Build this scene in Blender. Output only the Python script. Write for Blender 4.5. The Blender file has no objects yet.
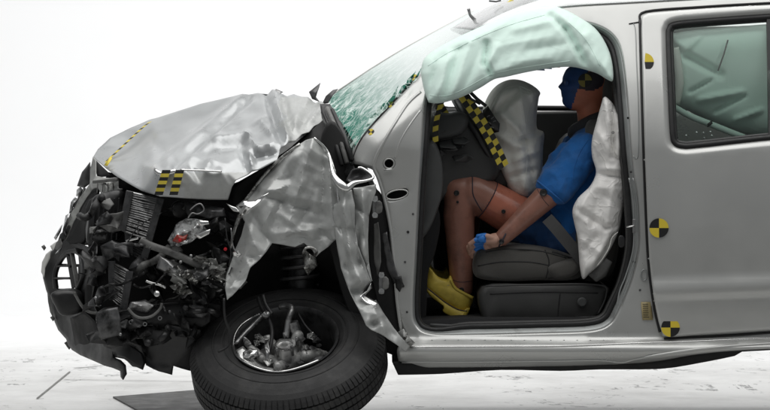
import bpy, bmesh, math, random
import numpy as np
from mathutils import Vector, Matrix, noise
from mathutils.geometry import delaunay_2d_cdt

random.seed(7)
sc = bpy.context.scene
COL = sc.collection

# ------------------------------------------------------------------ camera
D, F, HR, CZ = 12.0, 3000.0, 110.0, 1.36      # distance to the near flank, focal length in photo pixels, horizon row, eye height
cam_d = bpy.data.cameras.new('camera')
cam = bpy.data.objects.new('camera', cam_d); COL.objects.link(cam)
cam.location = (0, -D, CZ); cam.rotation_euler = (math.pi/2, 0, 0)
cam_d.sensor_width = 36; cam_d.lens = 36*F/770; cam_d.shift_y = -(205-HR)/770
cam_d.clip_start = 0.1; cam_d.clip_end = 200
sc.camera = cam

# ------------------------------------------------------------------ light
w = bpy.data.worlds.new('World'); sc.world = w; w.use_nodes = True
bg = w.node_tree.nodes['Background']; bg.inputs[0].default_value = (0.95, 0.98, 1.0, 1); bg.inputs[1].default_value = 0.21
def area(name, loc, aim, sx, sy, power, col=(1, 1, 1)):
    l = bpy.data.lights.new(name, 'AREA'); l.shape = 'RECTANGLE'; l.size = sx; l.size_y = sy; l.energy = power; l.color = col
    o = bpy.data.objects.new(name, l); COL.objects.link(o); o.location = loc
    o.rotation_euler = (Vector(aim)-Vector(loc)).to_track_quat('-Z', 'Y').to_euler()
    return o
area('overhead_softbox', (0.3, 0.2, 5.0), (0.3, 0.4, 0), 8.0, 7.0, 370, (1, 0.99, 0.975))
area('backdrop_light', (0, 5.0, 5.2), (0, 9.5, 1.6), 12, 1.5, 540)
sc.view_settings.view_transform = 'Standard'; sc.view_settings.look = 'None'
sc.view_settings.exposure = 0.0; sc.view_settings.gamma = 1.0
try: sc.view_settings.use_curve_mapping = False
except Exception: pass
sc.cycles.max_bounces = 8; sc.cycles.transparent_max_bounces = 12
sc.cycles.use_denoising = True

# ------------------------------------------------------------------ helpers
def P(px, py, y=0.0):
    k = (D+y)/F
    return Vector(((px-385)*k, y, CZ-(py-HR)*k))

MATS = {}
def mat(name, col, rough=0.5, metal=0.0, coat=0.0, var=0.0, vscale=20.0, bump=0.0, bscale=80.0, spec=0.5, trans=0.0, alpha=1.0, dirt=None, dscale=9.0, dlo=0.5, dhi=0.7, flake=0.0, sheen=0.0, wrinkle=0.0, wscale=11.0):
    m = bpy.data.materials.new(name); m.use_nodes = True
    nt = m.node_tree; N = nt.nodes; L = nt.links
    b = N['Principled BSDF']
    b.inputs['Roughness'].default_value = rough; b.inputs['Metallic'].default_value = metal
    b.inputs['Coat Weight'].default_value = coat; b.inputs['Coat Roughness'].default_value = 0.06
    b.inputs['Specular IOR Level'].default_value = spec
    b.inputs['Transmission Weight'].default_value = trans; b.inputs['Alpha'].default_value = alpha
    b.inputs['Sheen Weight'].default_value = sheen
    c4 = (*col, 1); b.inputs['Base Color'].default_value = c4
    tc = N.new('ShaderNodeTexCoord'); out = None
    def nz(scale, det=6, rough_=0.6):
        n = N.new('ShaderNodeTexNoise'); n.inputs['Scale'].default_value = scale; n.inputs['Detail'].default_value = det
        n.inputs['Roughness'].default_value = rough_; L.new(tc.outputs['Object'], n.inputs['Vector']); return n
    if var > 0:
        n = nz(vscale); r = N.new('ShaderNodeMapRange'); r.inputs['To Min'].default_value = 1-var; r.inputs['To Max'].default_value = 1+var
        r.inputs['From Min'].default_value = 0.3; r.inputs['From Max'].default_value = 0.7
        L.new(n.outputs['Fac'], r.inputs['Value'])
        mx = N.new('ShaderNodeMix'); mx.data_type = 'RGBA'; mx.blend_type = 'MULTIPLY'; mx.inputs['Factor'].default_value = 1
        mx.inputs['A'].default_value = c4; L.new(r.outputs['Result'], mx.inputs['B']); out = mx.outputs['Result']
        rr = N.new('ShaderNodeMapRange'); rr.inputs['To Min'].default_value = max(0.03, rough-0.12); rr.inputs['To Max'].default_value = min(1, rough+0.12)
        rr.inputs['From Min'].default_value = 0.3; rr.inputs['From Max'].default_value = 0.7
        L.new(n.outputs['Fac'], rr.inputs['Value']); L.new(rr.outputs['Result'], b.inputs['Roughness'])
    if dirt is not None:
        n = nz(dscale, 9, 0.68); r = N.new('ShaderNodeMapRange'); r.inputs['From Min'].default_value = dlo; r.inputs['From Max'].default_value = dhi
        L.new(n.outputs['Fac'], r.inputs['Value'])
        mx = N.new('ShaderNodeMix'); mx.data_type = 'RGBA'; L.new(r.outputs['Result'], mx.inputs['Factor'])
        if out is not None: L.new(out, mx.inputs['A'])
        else: mx.inputs['A'].default_value = c4
        mx.inputs['B'].default_value = (*dirt, 1); out = mx.outputs['Result']
    if out is not None: L.new(out, b.inputs['Base Color'])
    if wrinkle > 0:
        n = nz(wscale, 2, 0.5); n.inputs['Distortion'].default_value = 0.8
        def mth(op, a, v):
            k = N.new('ShaderNodeMath'); k.operation = op; L.new(a, k.inputs[0]); k.inputs[1].default_value = v; return k.outputs[0]
        r1 = mth('ABSOLUTE', mth('SUBTRACT', n.outputs['Fac'], 0.5), 0); r1 = mth('POWER', mth('SUBTRACT', mth('MULTIPLY', r1, -4.0), -1.0), 6.0)
        fine = nz(bscale); ad = N.new('ShaderNodeMath'); ad.operation = 'MULTIPLY_ADD'; L.new(fine.outputs['Fac'], ad.inputs[0]); ad.inputs[1].default_value = 0.15; L.new(r1, ad.inputs[2])
        bp = N.new('ShaderNodeBump'); bp.inputs['Strength'].default_value = wrinkle; bp.inputs['Distance'].default_value = 0.006
        L.new(ad.outputs[0], bp.inputs['Height']); L.new(bp.outputs['Normal'], b.inputs['Normal'])
    elif bump > 0:
        n = nz(bscale); bp = N.new('ShaderNodeBump'); bp.inputs['Strength'].default_value = bump; bp.inputs['Distance'].default_value = 0.004
        L.new(n.outputs['Fac'], bp.inputs['Height']); L.new(bp.outputs['Normal'], b.inputs['Normal'])
    MATS[name] = m; return m

mat('paint', (0.52, 0.525, 0.51), 0.34, 0.48, coat=0.5, var=0.03, vscale=3.0)
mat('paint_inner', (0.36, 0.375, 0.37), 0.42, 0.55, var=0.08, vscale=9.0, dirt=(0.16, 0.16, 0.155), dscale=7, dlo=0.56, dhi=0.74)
mat('paint_crumpled', (0.47, 0.48, 0.47), 0.44, 0.25, coat=0.12, var=0.12, vscale=22.0, bump=0.22, bscale=60, dirt=(0.20, 0.195, 0.19), dscale=34, dlo=0.62, dhi=0.72)
mat('hood_paint', (0.47, 0.485, 0.49), 0.36, 0.45, coat=0.25, var=0.04, vscale=8.0, dirt=(0.25, 0.25, 0.245), dscale=16, dlo=0.62, dhi=0.75)
mat('primer', (0.40, 0.405, 0.39), 0.45, 0.35, var=0.16, vscale=24, bump=0.2, bscale=40, dirt=(0.12, 0.12, 0.115), dscale=20, dlo=0.55, dhi=0.68)
mat('torn_metal', (0.55, 0.55, 0.53), 0.30, 0.85, var=0.25, vscale=40, bump=0.4, bscale=90, dirt=(0.06, 0.055, 0.05), dscale=26, dlo=0.46, dhi=0.62)
mat('bright_metal', (0.75, 0.75, 0.74), 0.22, 0.95, var=0.12, vscale=30)
mat('alloy', (0.62, 0.62, 0.61), 0.34, 0.75, var=0.15, vscale=24, dirt=(0.12, 0.12, 0.12), dscale=14, dlo=0.55, dhi=0.7)
mat('steel', (0.34, 0.34, 0.34), 0.36, 0.85, var=0.2, vscale=30, dirt=(0.05, 0.05, 0.05), dscale=18)
mat('dark_steel', (0.11, 0.11, 0.112), 0.42, 0.7, var=0.25, vscale=30, dirt=(0.015, 0.015, 0.015), dscale=14)
mat('black_plastic', (0.016, 0.016, 0.0165), 0.42, 0.0, var=0.3, vscale=18, bump=0.1, bscale=120)
mat('grey_plastic', (0.15, 0.15, 0.145), 0.5, 0.0, var=0.2, vscale=18, dirt=(0.04, 0.04, 0.04), dscale=16)
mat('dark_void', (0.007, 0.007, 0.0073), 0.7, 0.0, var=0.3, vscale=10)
mat('rubber', (0.013, 0.013, 0.0135), 0.55, 0.0, var=0.2, vscale=30)
mat('tyre_rubber', (0.017, 0.017, 0.0175), 0.62, 0.0, var=0.25, vscale=14, bump=0.15, bscale=160, dirt=(0.05, 0.049, 0.047), dscale=8, dlo=0.52, dhi=0.8)
mat('seat_fabric', (0.075, 0.072, 0.066), 0.85, 0.0, var=0.12, vscale=40, bump=0.3, bscale=420, sheen=0.2)
mat('interior_plastic', (0.048, 0.048, 0.047), 0.55, 0.0, var=0.12, vscale=12, bump=0.08, bscale=300)
mat('interior_grey', (0.065, 0.067, 0.067), 0.6, 0.0, var=0.12, vscale=12, bump=0.08, bscale=300)
mat('carpet', (0.013, 0.013, 0.014), 0.95, 0.0, var=0.3, vscale=60, bump=0.4, bscale=300)
mat('curtain_cloth', (0.70, 0.875, 0.80), 0.72, 0.0, var=0.035, vscale=14, wrinkle=0.10, wscale=6, bscale=500, sheen=0.25)
mat('airbag_cloth', (0.74, 0.735, 0.69), 0.75, 0.0, var=0.05, vscale=12, wrinkle=0.25, wscale=8, bscale=500, dirt=(0.56, 0.555, 0.52), dscale=8, dlo=0.55, dhi=0.75)
mat('side_airbag_cloth', (0.88, 0.865, 0.84), 0.55, 0.0, var=0.05, vscale=14, wrinkle=0.35, wscale=12, bscale=500, dirt=(0.68, 0.66, 0.63), dscale=12, dlo=0.55, dhi=0.75)
mat('tape_yellow', (0.72, 0.58, 0.07), 0.5, var=0.08, vscale=40)
mat('tape_black', (0.018, 0.018, 0.018), 0.5)
mat('marker_yellow', (0.78, 0.60, 0.05), 0.45)
mat('marker_black', (0.014, 0.014, 0.014), 0.45)
mat('faded_yellow', (0.30, 0.25, 0.06), 0.6)
mat('white_label', (0.75, 0.75, 0.72), 0.5)
mat('tan_label', (0.42, 0.34, 0.17), 0.55, var=0.12, vscale=60)
mat('label_ink', (0.06, 0.05, 0.03), 0.6)
mat('red_lens', (0.25, 0.03, 0.018), 0.25, var=0.3, vscale=60)
mat('red_plastic', (0.5, 0.01, 0.02), 0.4)
mat('clear_lens', (0.62, 0.63, 0.63), 0.12, 0.4, var=0.25, vscale=50, dirt=(0.10, 0.10, 0.10), dscale=30, dlo=0.45, dhi=0.6)
mat('vinyl_brown', (0.30, 0.138, 0.100), 0.38, var=0.10, vscale=14, dirt=(0.13, 0.065, 0.05), dscale=8, dlo=0.5, dhi=0.75)
mat('vinyl_red', (0.48, 0.160, 0.100), 0.34, var=0.10, vscale=14, dirt=(0.24, 0.10, 0.07), dscale=9, dlo=0.5, dhi=0.75)
mat('vinyl_hand', (0.50, 0.29, 0.22), 0.5, var=0.08, vscale=30)
mat('head_red', (0.58, 0.19, 0.11), 0.5, var=0.12, vscale=20)
mat('cast_metal', (0.42, 0.42, 0.41), 0.5, 0.5, var=0.2, vscale=26, bump=0.2, bscale=160, dirt=(0.08, 0.08, 0.08), dscale=18, dlo=0.5, dhi=0.66)
mat('face_blue', (0.020, 0.065, 0.21), 0.6, var=0.18, vscale=30)
mat('dark_cap', (0.035, 0.028, 0.04), 0.6, var=0.15, vscale=30)
mat('shirt_blue', (0.006, 0.11, 0.36), 0.85, var=0.10, vscale=16, wrinkle=0.25, wscale=10, bscale=700, sheen=0.15)
mat('shorts_blue', (0.010, 0.055, 0.17), 0.85, var=0.15, vscale=18, bump=0.3, bscale=240, sheen=0.15)
mat('collar_grey', (0.05, 0.05, 0.055), 0.8, var=0.1)
mat('shoe_yellow', (0.60, 0.46, 0.07), 0.55, var=0.12, vscale=40, dirt=(0.38, 0.28, 0.04), dscale=22, dlo=0.52, dhi=0.72)
mat('belt_grey', (0.05, 0.05, 0.05), 0.7, var=0.1, vscale=60)
mat('tint_blue', (0.02, 0.17, 0.55), 0.5)
mat('roof_paint', (0.62, 0.635, 0.635), 0.28, 0.5, coat=0.4, var=0.03)

def glass_mat():
    m = bpy.data.materials.new('door_glass'); m.use_nodes = True; nt = m.node_tree; N = nt.nodes; L = nt.links
    N.remove(N['Principled BSDF']); out = N['Material Output']
    t = N.new('ShaderNodeBsdfTransparent'); t.inputs[0].default_value = (0.88, 0.94, 0.91, 1)
    g = N.new('ShaderNodeBsdfGlossy'); g.inputs['Roughness'].default_value = 0.22; g.inputs[0].default_value = (0.9, 1, 0.95, 1)
    fr = N.new('ShaderNodeFresnel'); fr.inputs[0].default_value = 1.5
    mx = N.new('ShaderNodeMixShader'); L.new(fr.outputs[0], mx.inputs[0]); L.new(t.outputs[0], mx.inputs[1]); L.new(g.outputs[0], mx.inputs[2])
    L.new(mx.outputs[0], out.inputs[0]); MATS['door_glass'] = m
glass_mat()
def shattered_mat():
    m = bpy.data.materials.new('shattered_glass'); m.use_nodes = True; nt = m.node_tree; N = nt.nodes; L = nt.links
    b = N['Principled BSDF']; out = N['Material Output']
    tc = N.new('ShaderNodeTexCoord')
    uv = N.new('ShaderNodeUVMap')
    dist = N.new('ShaderNodeTexNoise'); dist.inputs['Scale'].default_value = 9; dist.inputs['Detail'].default_value = 5
    L.new(tc.outputs['Object'], dist.inputs['Vector'])
    mixv = N.new('ShaderNodeMix'); mixv.data_type = 'VECTOR'; mixv.inputs['Factor'].default_value = 0.12
    L.new(tc.outputs['Object'], mixv.inputs['A']); L.new(dist.outputs['Color'], mixv.inputs['B'])
    v = N.new('ShaderNodeTexVoronoi'); v.feature = 'DISTANCE_TO_EDGE'; v.inputs['Scale'].default_value = 27; L.new(mixv.outputs['Result'], v.inputs['Vector'])
    v2 = N.new('ShaderNodeTexVoronoi'); v2.feature = 'DISTANCE_TO_EDGE'; v2.inputs['Scale'].default_value = 9; L.new(mixv.outputs['Result'], v2.inputs['Vector'])
    n = N.new('ShaderNodeTexNoise'); n.inputs['Scale'].default_value = 7; n.inputs['Detail'].default_value = 8; n.inputs['Roughness'].default_value = .7; L.new(tc.outputs['Object'], n.inputs['Vector'])
    # cracks crowd towards the crushed lower end of the pane (v = 0)
    sep = N.new('ShaderNodeSeparateXYZ'); L.new(uv.outputs[0], sep.inputs[0])
    low = N.new('ShaderNodeMapRange'); low.inputs['From Min'].default_value = 0.52; low.inputs['From Max'].default_value = 0.05; L.new(sep.outputs['Y'], low.inputs['Value'])
    crack = N.new('ShaderNodeMapRange'); crack.inputs['From Min'].default_value = 0.055; crack.inputs['From Max'].default_value = 0.0; L.new(v.outputs['Distance'], crack.inputs['Value'])
    crack2 = N.new('ShaderNodeMapRange'); crack2.inputs['From Min'].default_value = 0.03; crack2.inputs['From Max'].default_value = 0.0; L.new(v2.outputs['Distance'], crack2.inputs['Value'])
    pat = N.new('ShaderNodeMapRange'); pat.inputs['From Min'].default_value = 0.54; pat.inputs['From Max'].default_value = 0.60; L.new(n.outputs['Fac'], pat.inputs['Value'])
    a = N.new('ShaderNodeMath'); a.operation = 'ADD'; L.new(crack.outputs[0], a.inputs[0]); L.new(pat.outputs[0], a.inputs[1])
    mu = N.new('ShaderNodeMath'); mu.operation = 'MULTIPLY'; mu.use_clamp = True; L.new(a.outputs[0], mu.inputs[0]); L.new(low.outputs[0], mu.inputs[1])
    m2 = N.new('ShaderNodeMath'); m2.operation = 'MULTIPLY'; L.new(crack2.outputs[0], m2.inputs[0]); m2.inputs[1].default_value = 0.18
    mxx = N.new('ShaderNodeMath'); mxx.operation = 'MAXIMUM'; L.new(mu.outputs[0], mxx.inputs[0]); L.new(m2.outputs[0], mxx.inputs[1])
    b.inputs['Base Color'].default_value = (0.72, 0.86, 0.80, 1); b.inputs['Roughness'].default_value = 0.35
    t = N.new('ShaderNodeBsdfTransparent')
    tm = N.new('ShaderNodeMapRange'); tm.inputs['From Min'].default_value = 0.66; tm.inputs['From Max'].default_value = 0.10; L.new(sep.outputs['Y'], tm.inputs['Value'])
    tn = N.new('ShaderNodeMath'); tn.operation = 'MULTIPLY'; tn.use_clamp = True; L.new(tm.outputs[0], tn.inputs[0])
    n2 = N.new('ShaderNodeTexNoise'); n2.inputs['Scale'].default_value = 16; n2.inputs['Detail'].default_value = 6; n2.inputs['Distortion'].default_value = 1.2; L.new(tc.outputs['Object'], n2.inputs['Vector'])
    nr = N.new('ShaderNodeMapRange'); nr.inputs['From Min'].default_value = 0.35; nr.inputs['From Max'].default_value = 0.55; nr.inputs['To Min'].default_value = 0.55; nr.inputs['To Max'].default_value = 1.3; L.new(n2.outputs['Fac'], nr.inputs['Value']); L.new(nr.outputs[0], tn.inputs[1])
    tx = N.new('ShaderNodeMix'); tx.data_type = 'RGBA'; tx.inputs['A'].default_value = (0.86, 0.90, 0.885, 1); tx.inputs['B'].default_value = (0.05, 0.20, 0.15, 1); L.new(tn.outputs[0], tx.inputs['Factor']); L.new(tx.outputs['Result'], t.inputs[0])  # pale upper tint stands in for the softbox reflection; green is cracked glass
    g = N.new('ShaderNodeBsdfGlossy'); g.inputs['Roughness'].default_value = 0.06; g.inputs[0].default_value = (0.95, 1, 0.98, 1)
    fr = N.new('ShaderNodeFresnel'); fr.inputs[0].default_value = 1.55
    mg = N.new('ShaderNodeMixShader'); fd = N.new('ShaderNodeMath'); fd.operation = 'MULTIPLY_ADD'; L.new(tm.outputs[0], fd.inputs[0]); fd.inputs[1].default_value = -0.9; fd.inputs[2].default_value = 1.0; fm_ = N.new('ShaderNodeMath'); fm_.operation = 'MULTIPLY'; fm_.use_clamp = True; L.new(fd.outputs[0], fm_.inputs[0]); L.new(fr.outputs[0], fm_.inputs[1]); L.new(fm_.outputs[0], mg.inputs[0]); L.new(t.outputs[0], mg.inputs[1]); L.new(g.outputs[0], mg.inputs[2])
    ms = N.new('ShaderNodeMixShader'); L.new(mxx.outputs[0], ms.inputs[0]); L.new(mg.outputs[0], ms.inputs[1]); L.new(b.outputs[0], ms.inputs[2])
    bp = N.new('ShaderNodeBump'); bp.inputs['Strength'].default_value = 0.5; bp.inputs['Distance'].default_value = 0.004
    L.new(mxx.outputs[0], bp.inputs['Height']); L.new(bp.outputs[0], b.inputs['Normal'])
    L.new(ms.outputs[0], out.inputs[0]); MATS['shattered_glass'] = m
shattered_mat()

def link(o, parent=None):
    COL.objects.link(o)
    if parent is not None:
        o.parent = parent
        if parent.type == 'EMPTY': o.location = -parent.location
    return o

def mesh(name, verts, faces, m, parent=None, smooth=True, fm=None, thick=0.0, bevel=0.0, off=1.0):
    me = bpy.data.meshes.new(name)
    me.from_pydata([tuple(v) for v in verts], [], [tuple(f) for f in faces])
    ms = m if isinstance(m, (list, tuple)) else [m]
    for k in ms: me.materials.append(MATS[k])
    if fm is not None: me.polygons.foreach_set('material_index', fm)
    if smooth: me.polygons.foreach_set('use_smooth', [True]*len(me.polygons))
    me.update()
    o = bpy.data.objects.new(name, me); link(o, parent)
    if thick:
        s = o.modifiers.new('thickness', 'SOLIDIFY'); s.thickness = thick; s.offset = -off
    if bevel:
        s = o.modifiers.new('edge', 'BEVEL'); s.width = bevel; s.segments = 2; s.limit_method = 'ANGLE'
    return o

def thing(name, label, cat, loc, group=None):
    o = bpy.data.objects.new(name, None); COL.objects.link(o); o.location = loc; o.empty_display_size = 0.1
    o['label'] = label; o['category'] = cat
    if group: o['group'] = group
    return o

def sp(pts, per=6, closed=True):
    """Catmull-Rom through points; a point whose last item is 'c' is a sharp corner."""
    q = [(tuple(p[:-1]), True) if p[-1] == 'c' else (tuple(p), False) for p in pts]
    n = len(q); out = []; A = [np.array(p, float) for p, _ in q]
    rng = range(n) if closed else range(n-1)
    for i in rng:
        j = (i+1) % n
        pv = A[(i-1) % n] if (closed or i > 0) else A[i]
        nx = A[(j+1) % n] if (closed or j < n-1) else A[j]
        t0 = (A[j]-A[i]) if q[i][1] else (A[j]-pv)*0.5
        t1 = (A[j]-A[i]) if q[j][1] else (nx-A[i])*0.5
        for k in range(per):
            t = k/per; t2 = t*t; t3 = t2*t
            out.append((2*t3-3*t2+1)*A[i]+(t3-2*t2+t)*t0+(-2*t3+3*t2)*A[j]+(t3-t2)*t1)
    if not closed: out.append(A[-1])
    return [tuple(o) for o in out]

def inside(pts, poly):
    x, y = pts[:, 0], pts[:, 1]; r = np.zeros(len(pts), bool); n = len(poly)
    for i in range(n):
        x0, y0 = poly[i][:2]; x1, y1 = poly[(i+1) % n][:2]
        c = (y0 > y) != (y1 > y)
        if y1 != y0: r ^= c & (x < (x1-x0)*(y-y0)/(y1-y0)+x0)
    return r
def dist(pts, poly, closed=True):
    d = np.full(len(pts), 1e9); n = len(poly)
    for i in range(n if closed else n-1):
        a = np.array(poly[i][:2]); b = np.array(poly[(i+1) % n][:2]); ab = b-a
        t = np.clip(((pts-a)@ab)/max(ab@ab, 1e-9), 0, 1)
        d = np.minimum(d, np.hypot(*(pts-(a+t[:, None]*ab)).T))
    return d

def inset(loop, ins):
    L = np.array([p[:2] for p in loop], float); nx = np.roll(L, -1, 0)-np.roll(L, 1, 0); nr = np.stack([-nx[:, 1], nx[:, 0]], 1); nr /= np.maximum(np.linalg.norm(nr, axis=1), 1e-9)[:, None]
    x, y = L[:, 0], L[:, 1]; ar = (x*np.roll(y, -1)-np.roll(x, -1)*y).sum()
    return [tuple(q) for q in L+nr*ins*(1 if ar > 0 else -1)]

def tri(outline, holes, step, jit=0.0, rings=(), hrings=()):
    loops = [outline]+list(holes); V = []; E = []
    for lp in loops:
        s = len(V); V += [tuple(p[:2]) for p in lp]
        E += [(s+i, s+(i+1) % len(lp)) for i in range(len(lp))]
    RP = []
    for lp, rg, sg in [(outline, rings, 1)]+[(h, hrings, -1) for h in holes]:
        for r_ in rg:
            q = np.array(inset(lp, sg*r_)); k = dist(q, lp) > .93*r_
            k &= inside(q, outline)
            for h in holes: k &= ~inside(q, h)
            for l2 in loops:
                if l2 is not lp: k &= dist(q, l2) > 1.2
            RP.append(q[k])
    if RP: V += [tuple(g) for q in RP for g in q]
    o = np.array([p[:2] for p in outline])
    gx = np.arange(o[:, 0].min(), o[:, 0].max(), step); gy = np.arange(o[:, 1].min(), o[:, 1].max(), step*0.87)
    G = np.array([(x+(step/2 if j % 2 else 0), y) for j, y in enumerate(gy) for x in gx])
    if len(G):
        if jit: G = G+np.random.RandomState(3).uniform(-jit, jit, G.shape)*step
        k = inside(G, outline) & (dist(G, outline) > step*0.55+(max(rings) if rings else 0))
        for h in holes: k &= ~inside(G, h) & (dist(G, h) > step*0.55+(max(hrings) if hrings else 0))
        V += [tuple(g) for g in G[k]]
    r = delaunay_2d_cdt([Vector(v) for v in V], E, [], 0, 1e-5)
    v2 = np.array([tuple(v) for v in r[0]]); f = np.array([tuple(t) for t in r[2] if len(t) == 3])
    c = v2[f].mean(axis=1); k = inside(c, outline)
    for h in holes: k &= ~inside(c, h)
    return v2, f[k]

def face_front(V, Fc):
    out = []
    for f in Fc:
        a, b, c = V[f[0]], V[f[1]], V[f[2]]
        out.append(f if (b-a).cross(c-a).y < 0 else f[::-1])
    return out

def dense(loop, s):
    out = []; n = len(loop)
    for i in range(n):
        a = np.array(loop[i][:2], float); b = np.array(loop[(i+1) % n][:2], float); k = max(1, int(np.hypot(*(b-a))/s))
        out += [tuple(a+(b-a)*j/k) for j in range(k)]
    return out

def panel(name, outline, holes, depth, step, m, parent, thick=0.004, roll=None, hroll=None, fold=None):
    if roll or hroll: outline = dense(outline, 2.6); holes = [dense(h, 2.6) for h in holes]
    v2, f = tri(outline, holes, step, 0, [roll[0]*t for t in (.2, .4, .6, .8, 1)] if roll else (), [hroll[0]*t for t in (.2, .4, .6, .8, 1)] if hroll else ())
    y = np.array([depth(a, b) for a, b in v2])
    if roll:
        d = dist(v2, outline); t = np.clip(1-d/roll[0], 0, 1); y += roll[1]*t*t
    if hroll:
        for h in holes:
            d = dist(v2, h); t = np.clip(1-d/hroll[0], 0, 1); y += hroll[1]*t*t
    V = [P(a, b, c) for (a, b), c in zip(v2, y)]
    return mesh(name, V, face_front(V, f), m, parent, thick=thick)

def ridged(p):
    return 1-abs(noise.noise(p))*2

def crumple(name, outline, inner, m, parent, cuts=4, smooth=2, amp=0.004, scale=14.0, thick=0.0022, seed=0, ridge=0.0, pick=None, sharp=42, crease=0.0, cscale=7.0, lines=None, ldir=(0, -1, 0)):
    pts = list(outline)+list(inner); n = len(outline)
    r = delaunay_2d_cdt([Vector(p[:2]) for p in pts], [(i, (i+1) % n) for i in range(n)], [], 0, 1e-4)
    v2 = [tuple(v) for v in r[0]]
    dep = []
    for v in v2:
        j = min(range(len(pts)), key=lambda i: (pts[i][0]-v[0])**2+(pts[i][1]-v[1])**2); dep.append(pts[j][2])
    f = np.array([t for t in r[2] if len(t) == 3]); c = np.array(v2)[f].mean(axis=1)
    f = f[inside(c, outline)]
    V = [P(a, b, d) for (a, b), d in zip(v2, dep)]
    bm = bmesh.new(); bv = [bm.verts.new(v) for v in V]
    for t in face_front(V, [tuple(int(i) for i in q) for q in f]): bm.faces.new([bv[i] for i in t])
    bmesh.ops.delete(bm, geom=[v for v in bm.verts if not v.link_faces], context='VERTS')
    bmesh.ops.subdivide_edges(bm, edges=bm.edges[:], cuts=cuts, use_grid_fill=True)
    bmesh.ops.triangulate(bm, faces=bm.faces[:])
    for _ in range(smooth):
        bmesh.ops.smooth_vert(bm, verts=[v for v in bm.verts if not v.is_boundary], factor=0.5, use_axis_x=True, use_axis_y=True, use_axis_z=True)
    o = Vector((seed*3.1, seed*1.7, seed*.9))
    for v in bm.verts:
        q = v.co*scale+o
        d = amp*(noise.fractal(q, 1.0, 2.0, 4)) + ridge*(ridged(q*0.55)-0.6)
        lv = Vector((0, 0, 0))
        if lines: kk = F/(D+v.co.y); lv = Vector(ldir)*lines(385+v.co.x*kk, HR-(v.co.z-CZ)*kk)
        if crease: w = v.co*cscale+o; d += crease*((1-min(1, abs(noise.noise(w))*1.8))**5-.7*(1-min(1, abs(noise.noise(w*1.9+Vector((4, 4, 4))))*1.8))**6)
        k = 0.5 if v.is_boundary else 1
        v.co += lv+Vector((0.35*noise.noise(q+Vector((9, 0, 0)))*amp, -d*k, 0.35*noise.noise(q+Vector((0, 9, 0)))*amp))
    me = bpy.data.meshes.new(name); bm.to_mesh(me); bm.free()
    for k in (m if isinstance(m, (list, tuple)) else [m]): me.materials.append(MATS[k])
    me.polygons.foreach_set('use_smooth', [True]*len(me.polygons))
    if pick:
        for p in me.polygons:
            c = p.center; k = F/(D+c.y); p.material_index = pick(385+c.x*k, HR-(c.z-CZ)*k)
    me.set_sharp_from_angle(angle=math.radians(sharp))
    ob = bpy.data.objects.new(name, me); link(ob, parent)
    if thick: s = ob.modifiers.new('thickness', 'SOLIDIFY'); s.thickness = thick; s.offset = -1
    return ob

def folds(lst):
    def g(x, y):
        s = 0.0
        for x0, y0, x1, y1, a, wd in lst:
            dx, dy = x1-x0, y1-y0; L2 = dx*dx+dy*dy
            t = ((x-x0)*dx+(y-y0)*dy)/L2; tc = min(1, max(0, t))
            d2 = (x-x0-tc*dx)**2+(y-y0-tc*dy)**2
            s += a*math.exp(-d2/(wd*wd))*(1-0.4*tc)
        return s
    return g

def tents(lst):
    """straight sharp-ridged creases: x0, y0, x1, y1, height, half width"""
    def g(x, y):
        s = 0.0
        for x0, y0, x1, y1, a, wd in lst:
            dx, dy = x1-x0, y1-y0; L2 = dx*dx+dy*dy
            t = ((x-x0)*dx+(y-y0)*dy)/L2; tc = min(1, max(0, t))
            d = math.hypot(x-x0-tc*dx, y-y0-tc*dy)
            if d < wd: s += a*(1-d/wd)**1.3*(0.35+0.65*math.sin(math.pi*(0.15+0.7*tc)))
        return s
    return g

def pillow(name, outline, ymid, T, R, m, parent, step=3.0, wr=None, pw=0.5, tilt=None, back=1.0):
    v2, f = tri(outline, [], step)
    d = dist(v2, outline); t = np.clip(d/R, 0, 1); h = (1-(1-t)**2)**pw
    n = len(v2); on = d < 1e-3; V = []; idx = []
    for (a, b), hh, e in zip(v2, h, on):
        c = ymid+(tilt(a, b) if tilt else 0)
        wv = (wr(a, b) if wr else 0)*(0.25+0.75*min(1, hh*1.3))
        V.append(P(a, b, c-T*hh-wv))
    for i, ((a, b), hh, e) in enumerate(zip(v2, h, on)):
        c = ymid+(tilt(a, b) if tilt else 0)
        if e: idx.append(i)
        else: idx.append(len(V)); q = P(a, b, c); V.append(Vector((q.x, c+T*back*hh, q.z)))
    fr = face_front([P(a, b, 0) for a, b in v2], [tuple(int(k) for k in t) for t in f])
    fc = list(fr)+[tuple(idx[k] for k in t[::-1]) for t in fr]
    return mesh(name, V, fc, m, parent)

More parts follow.
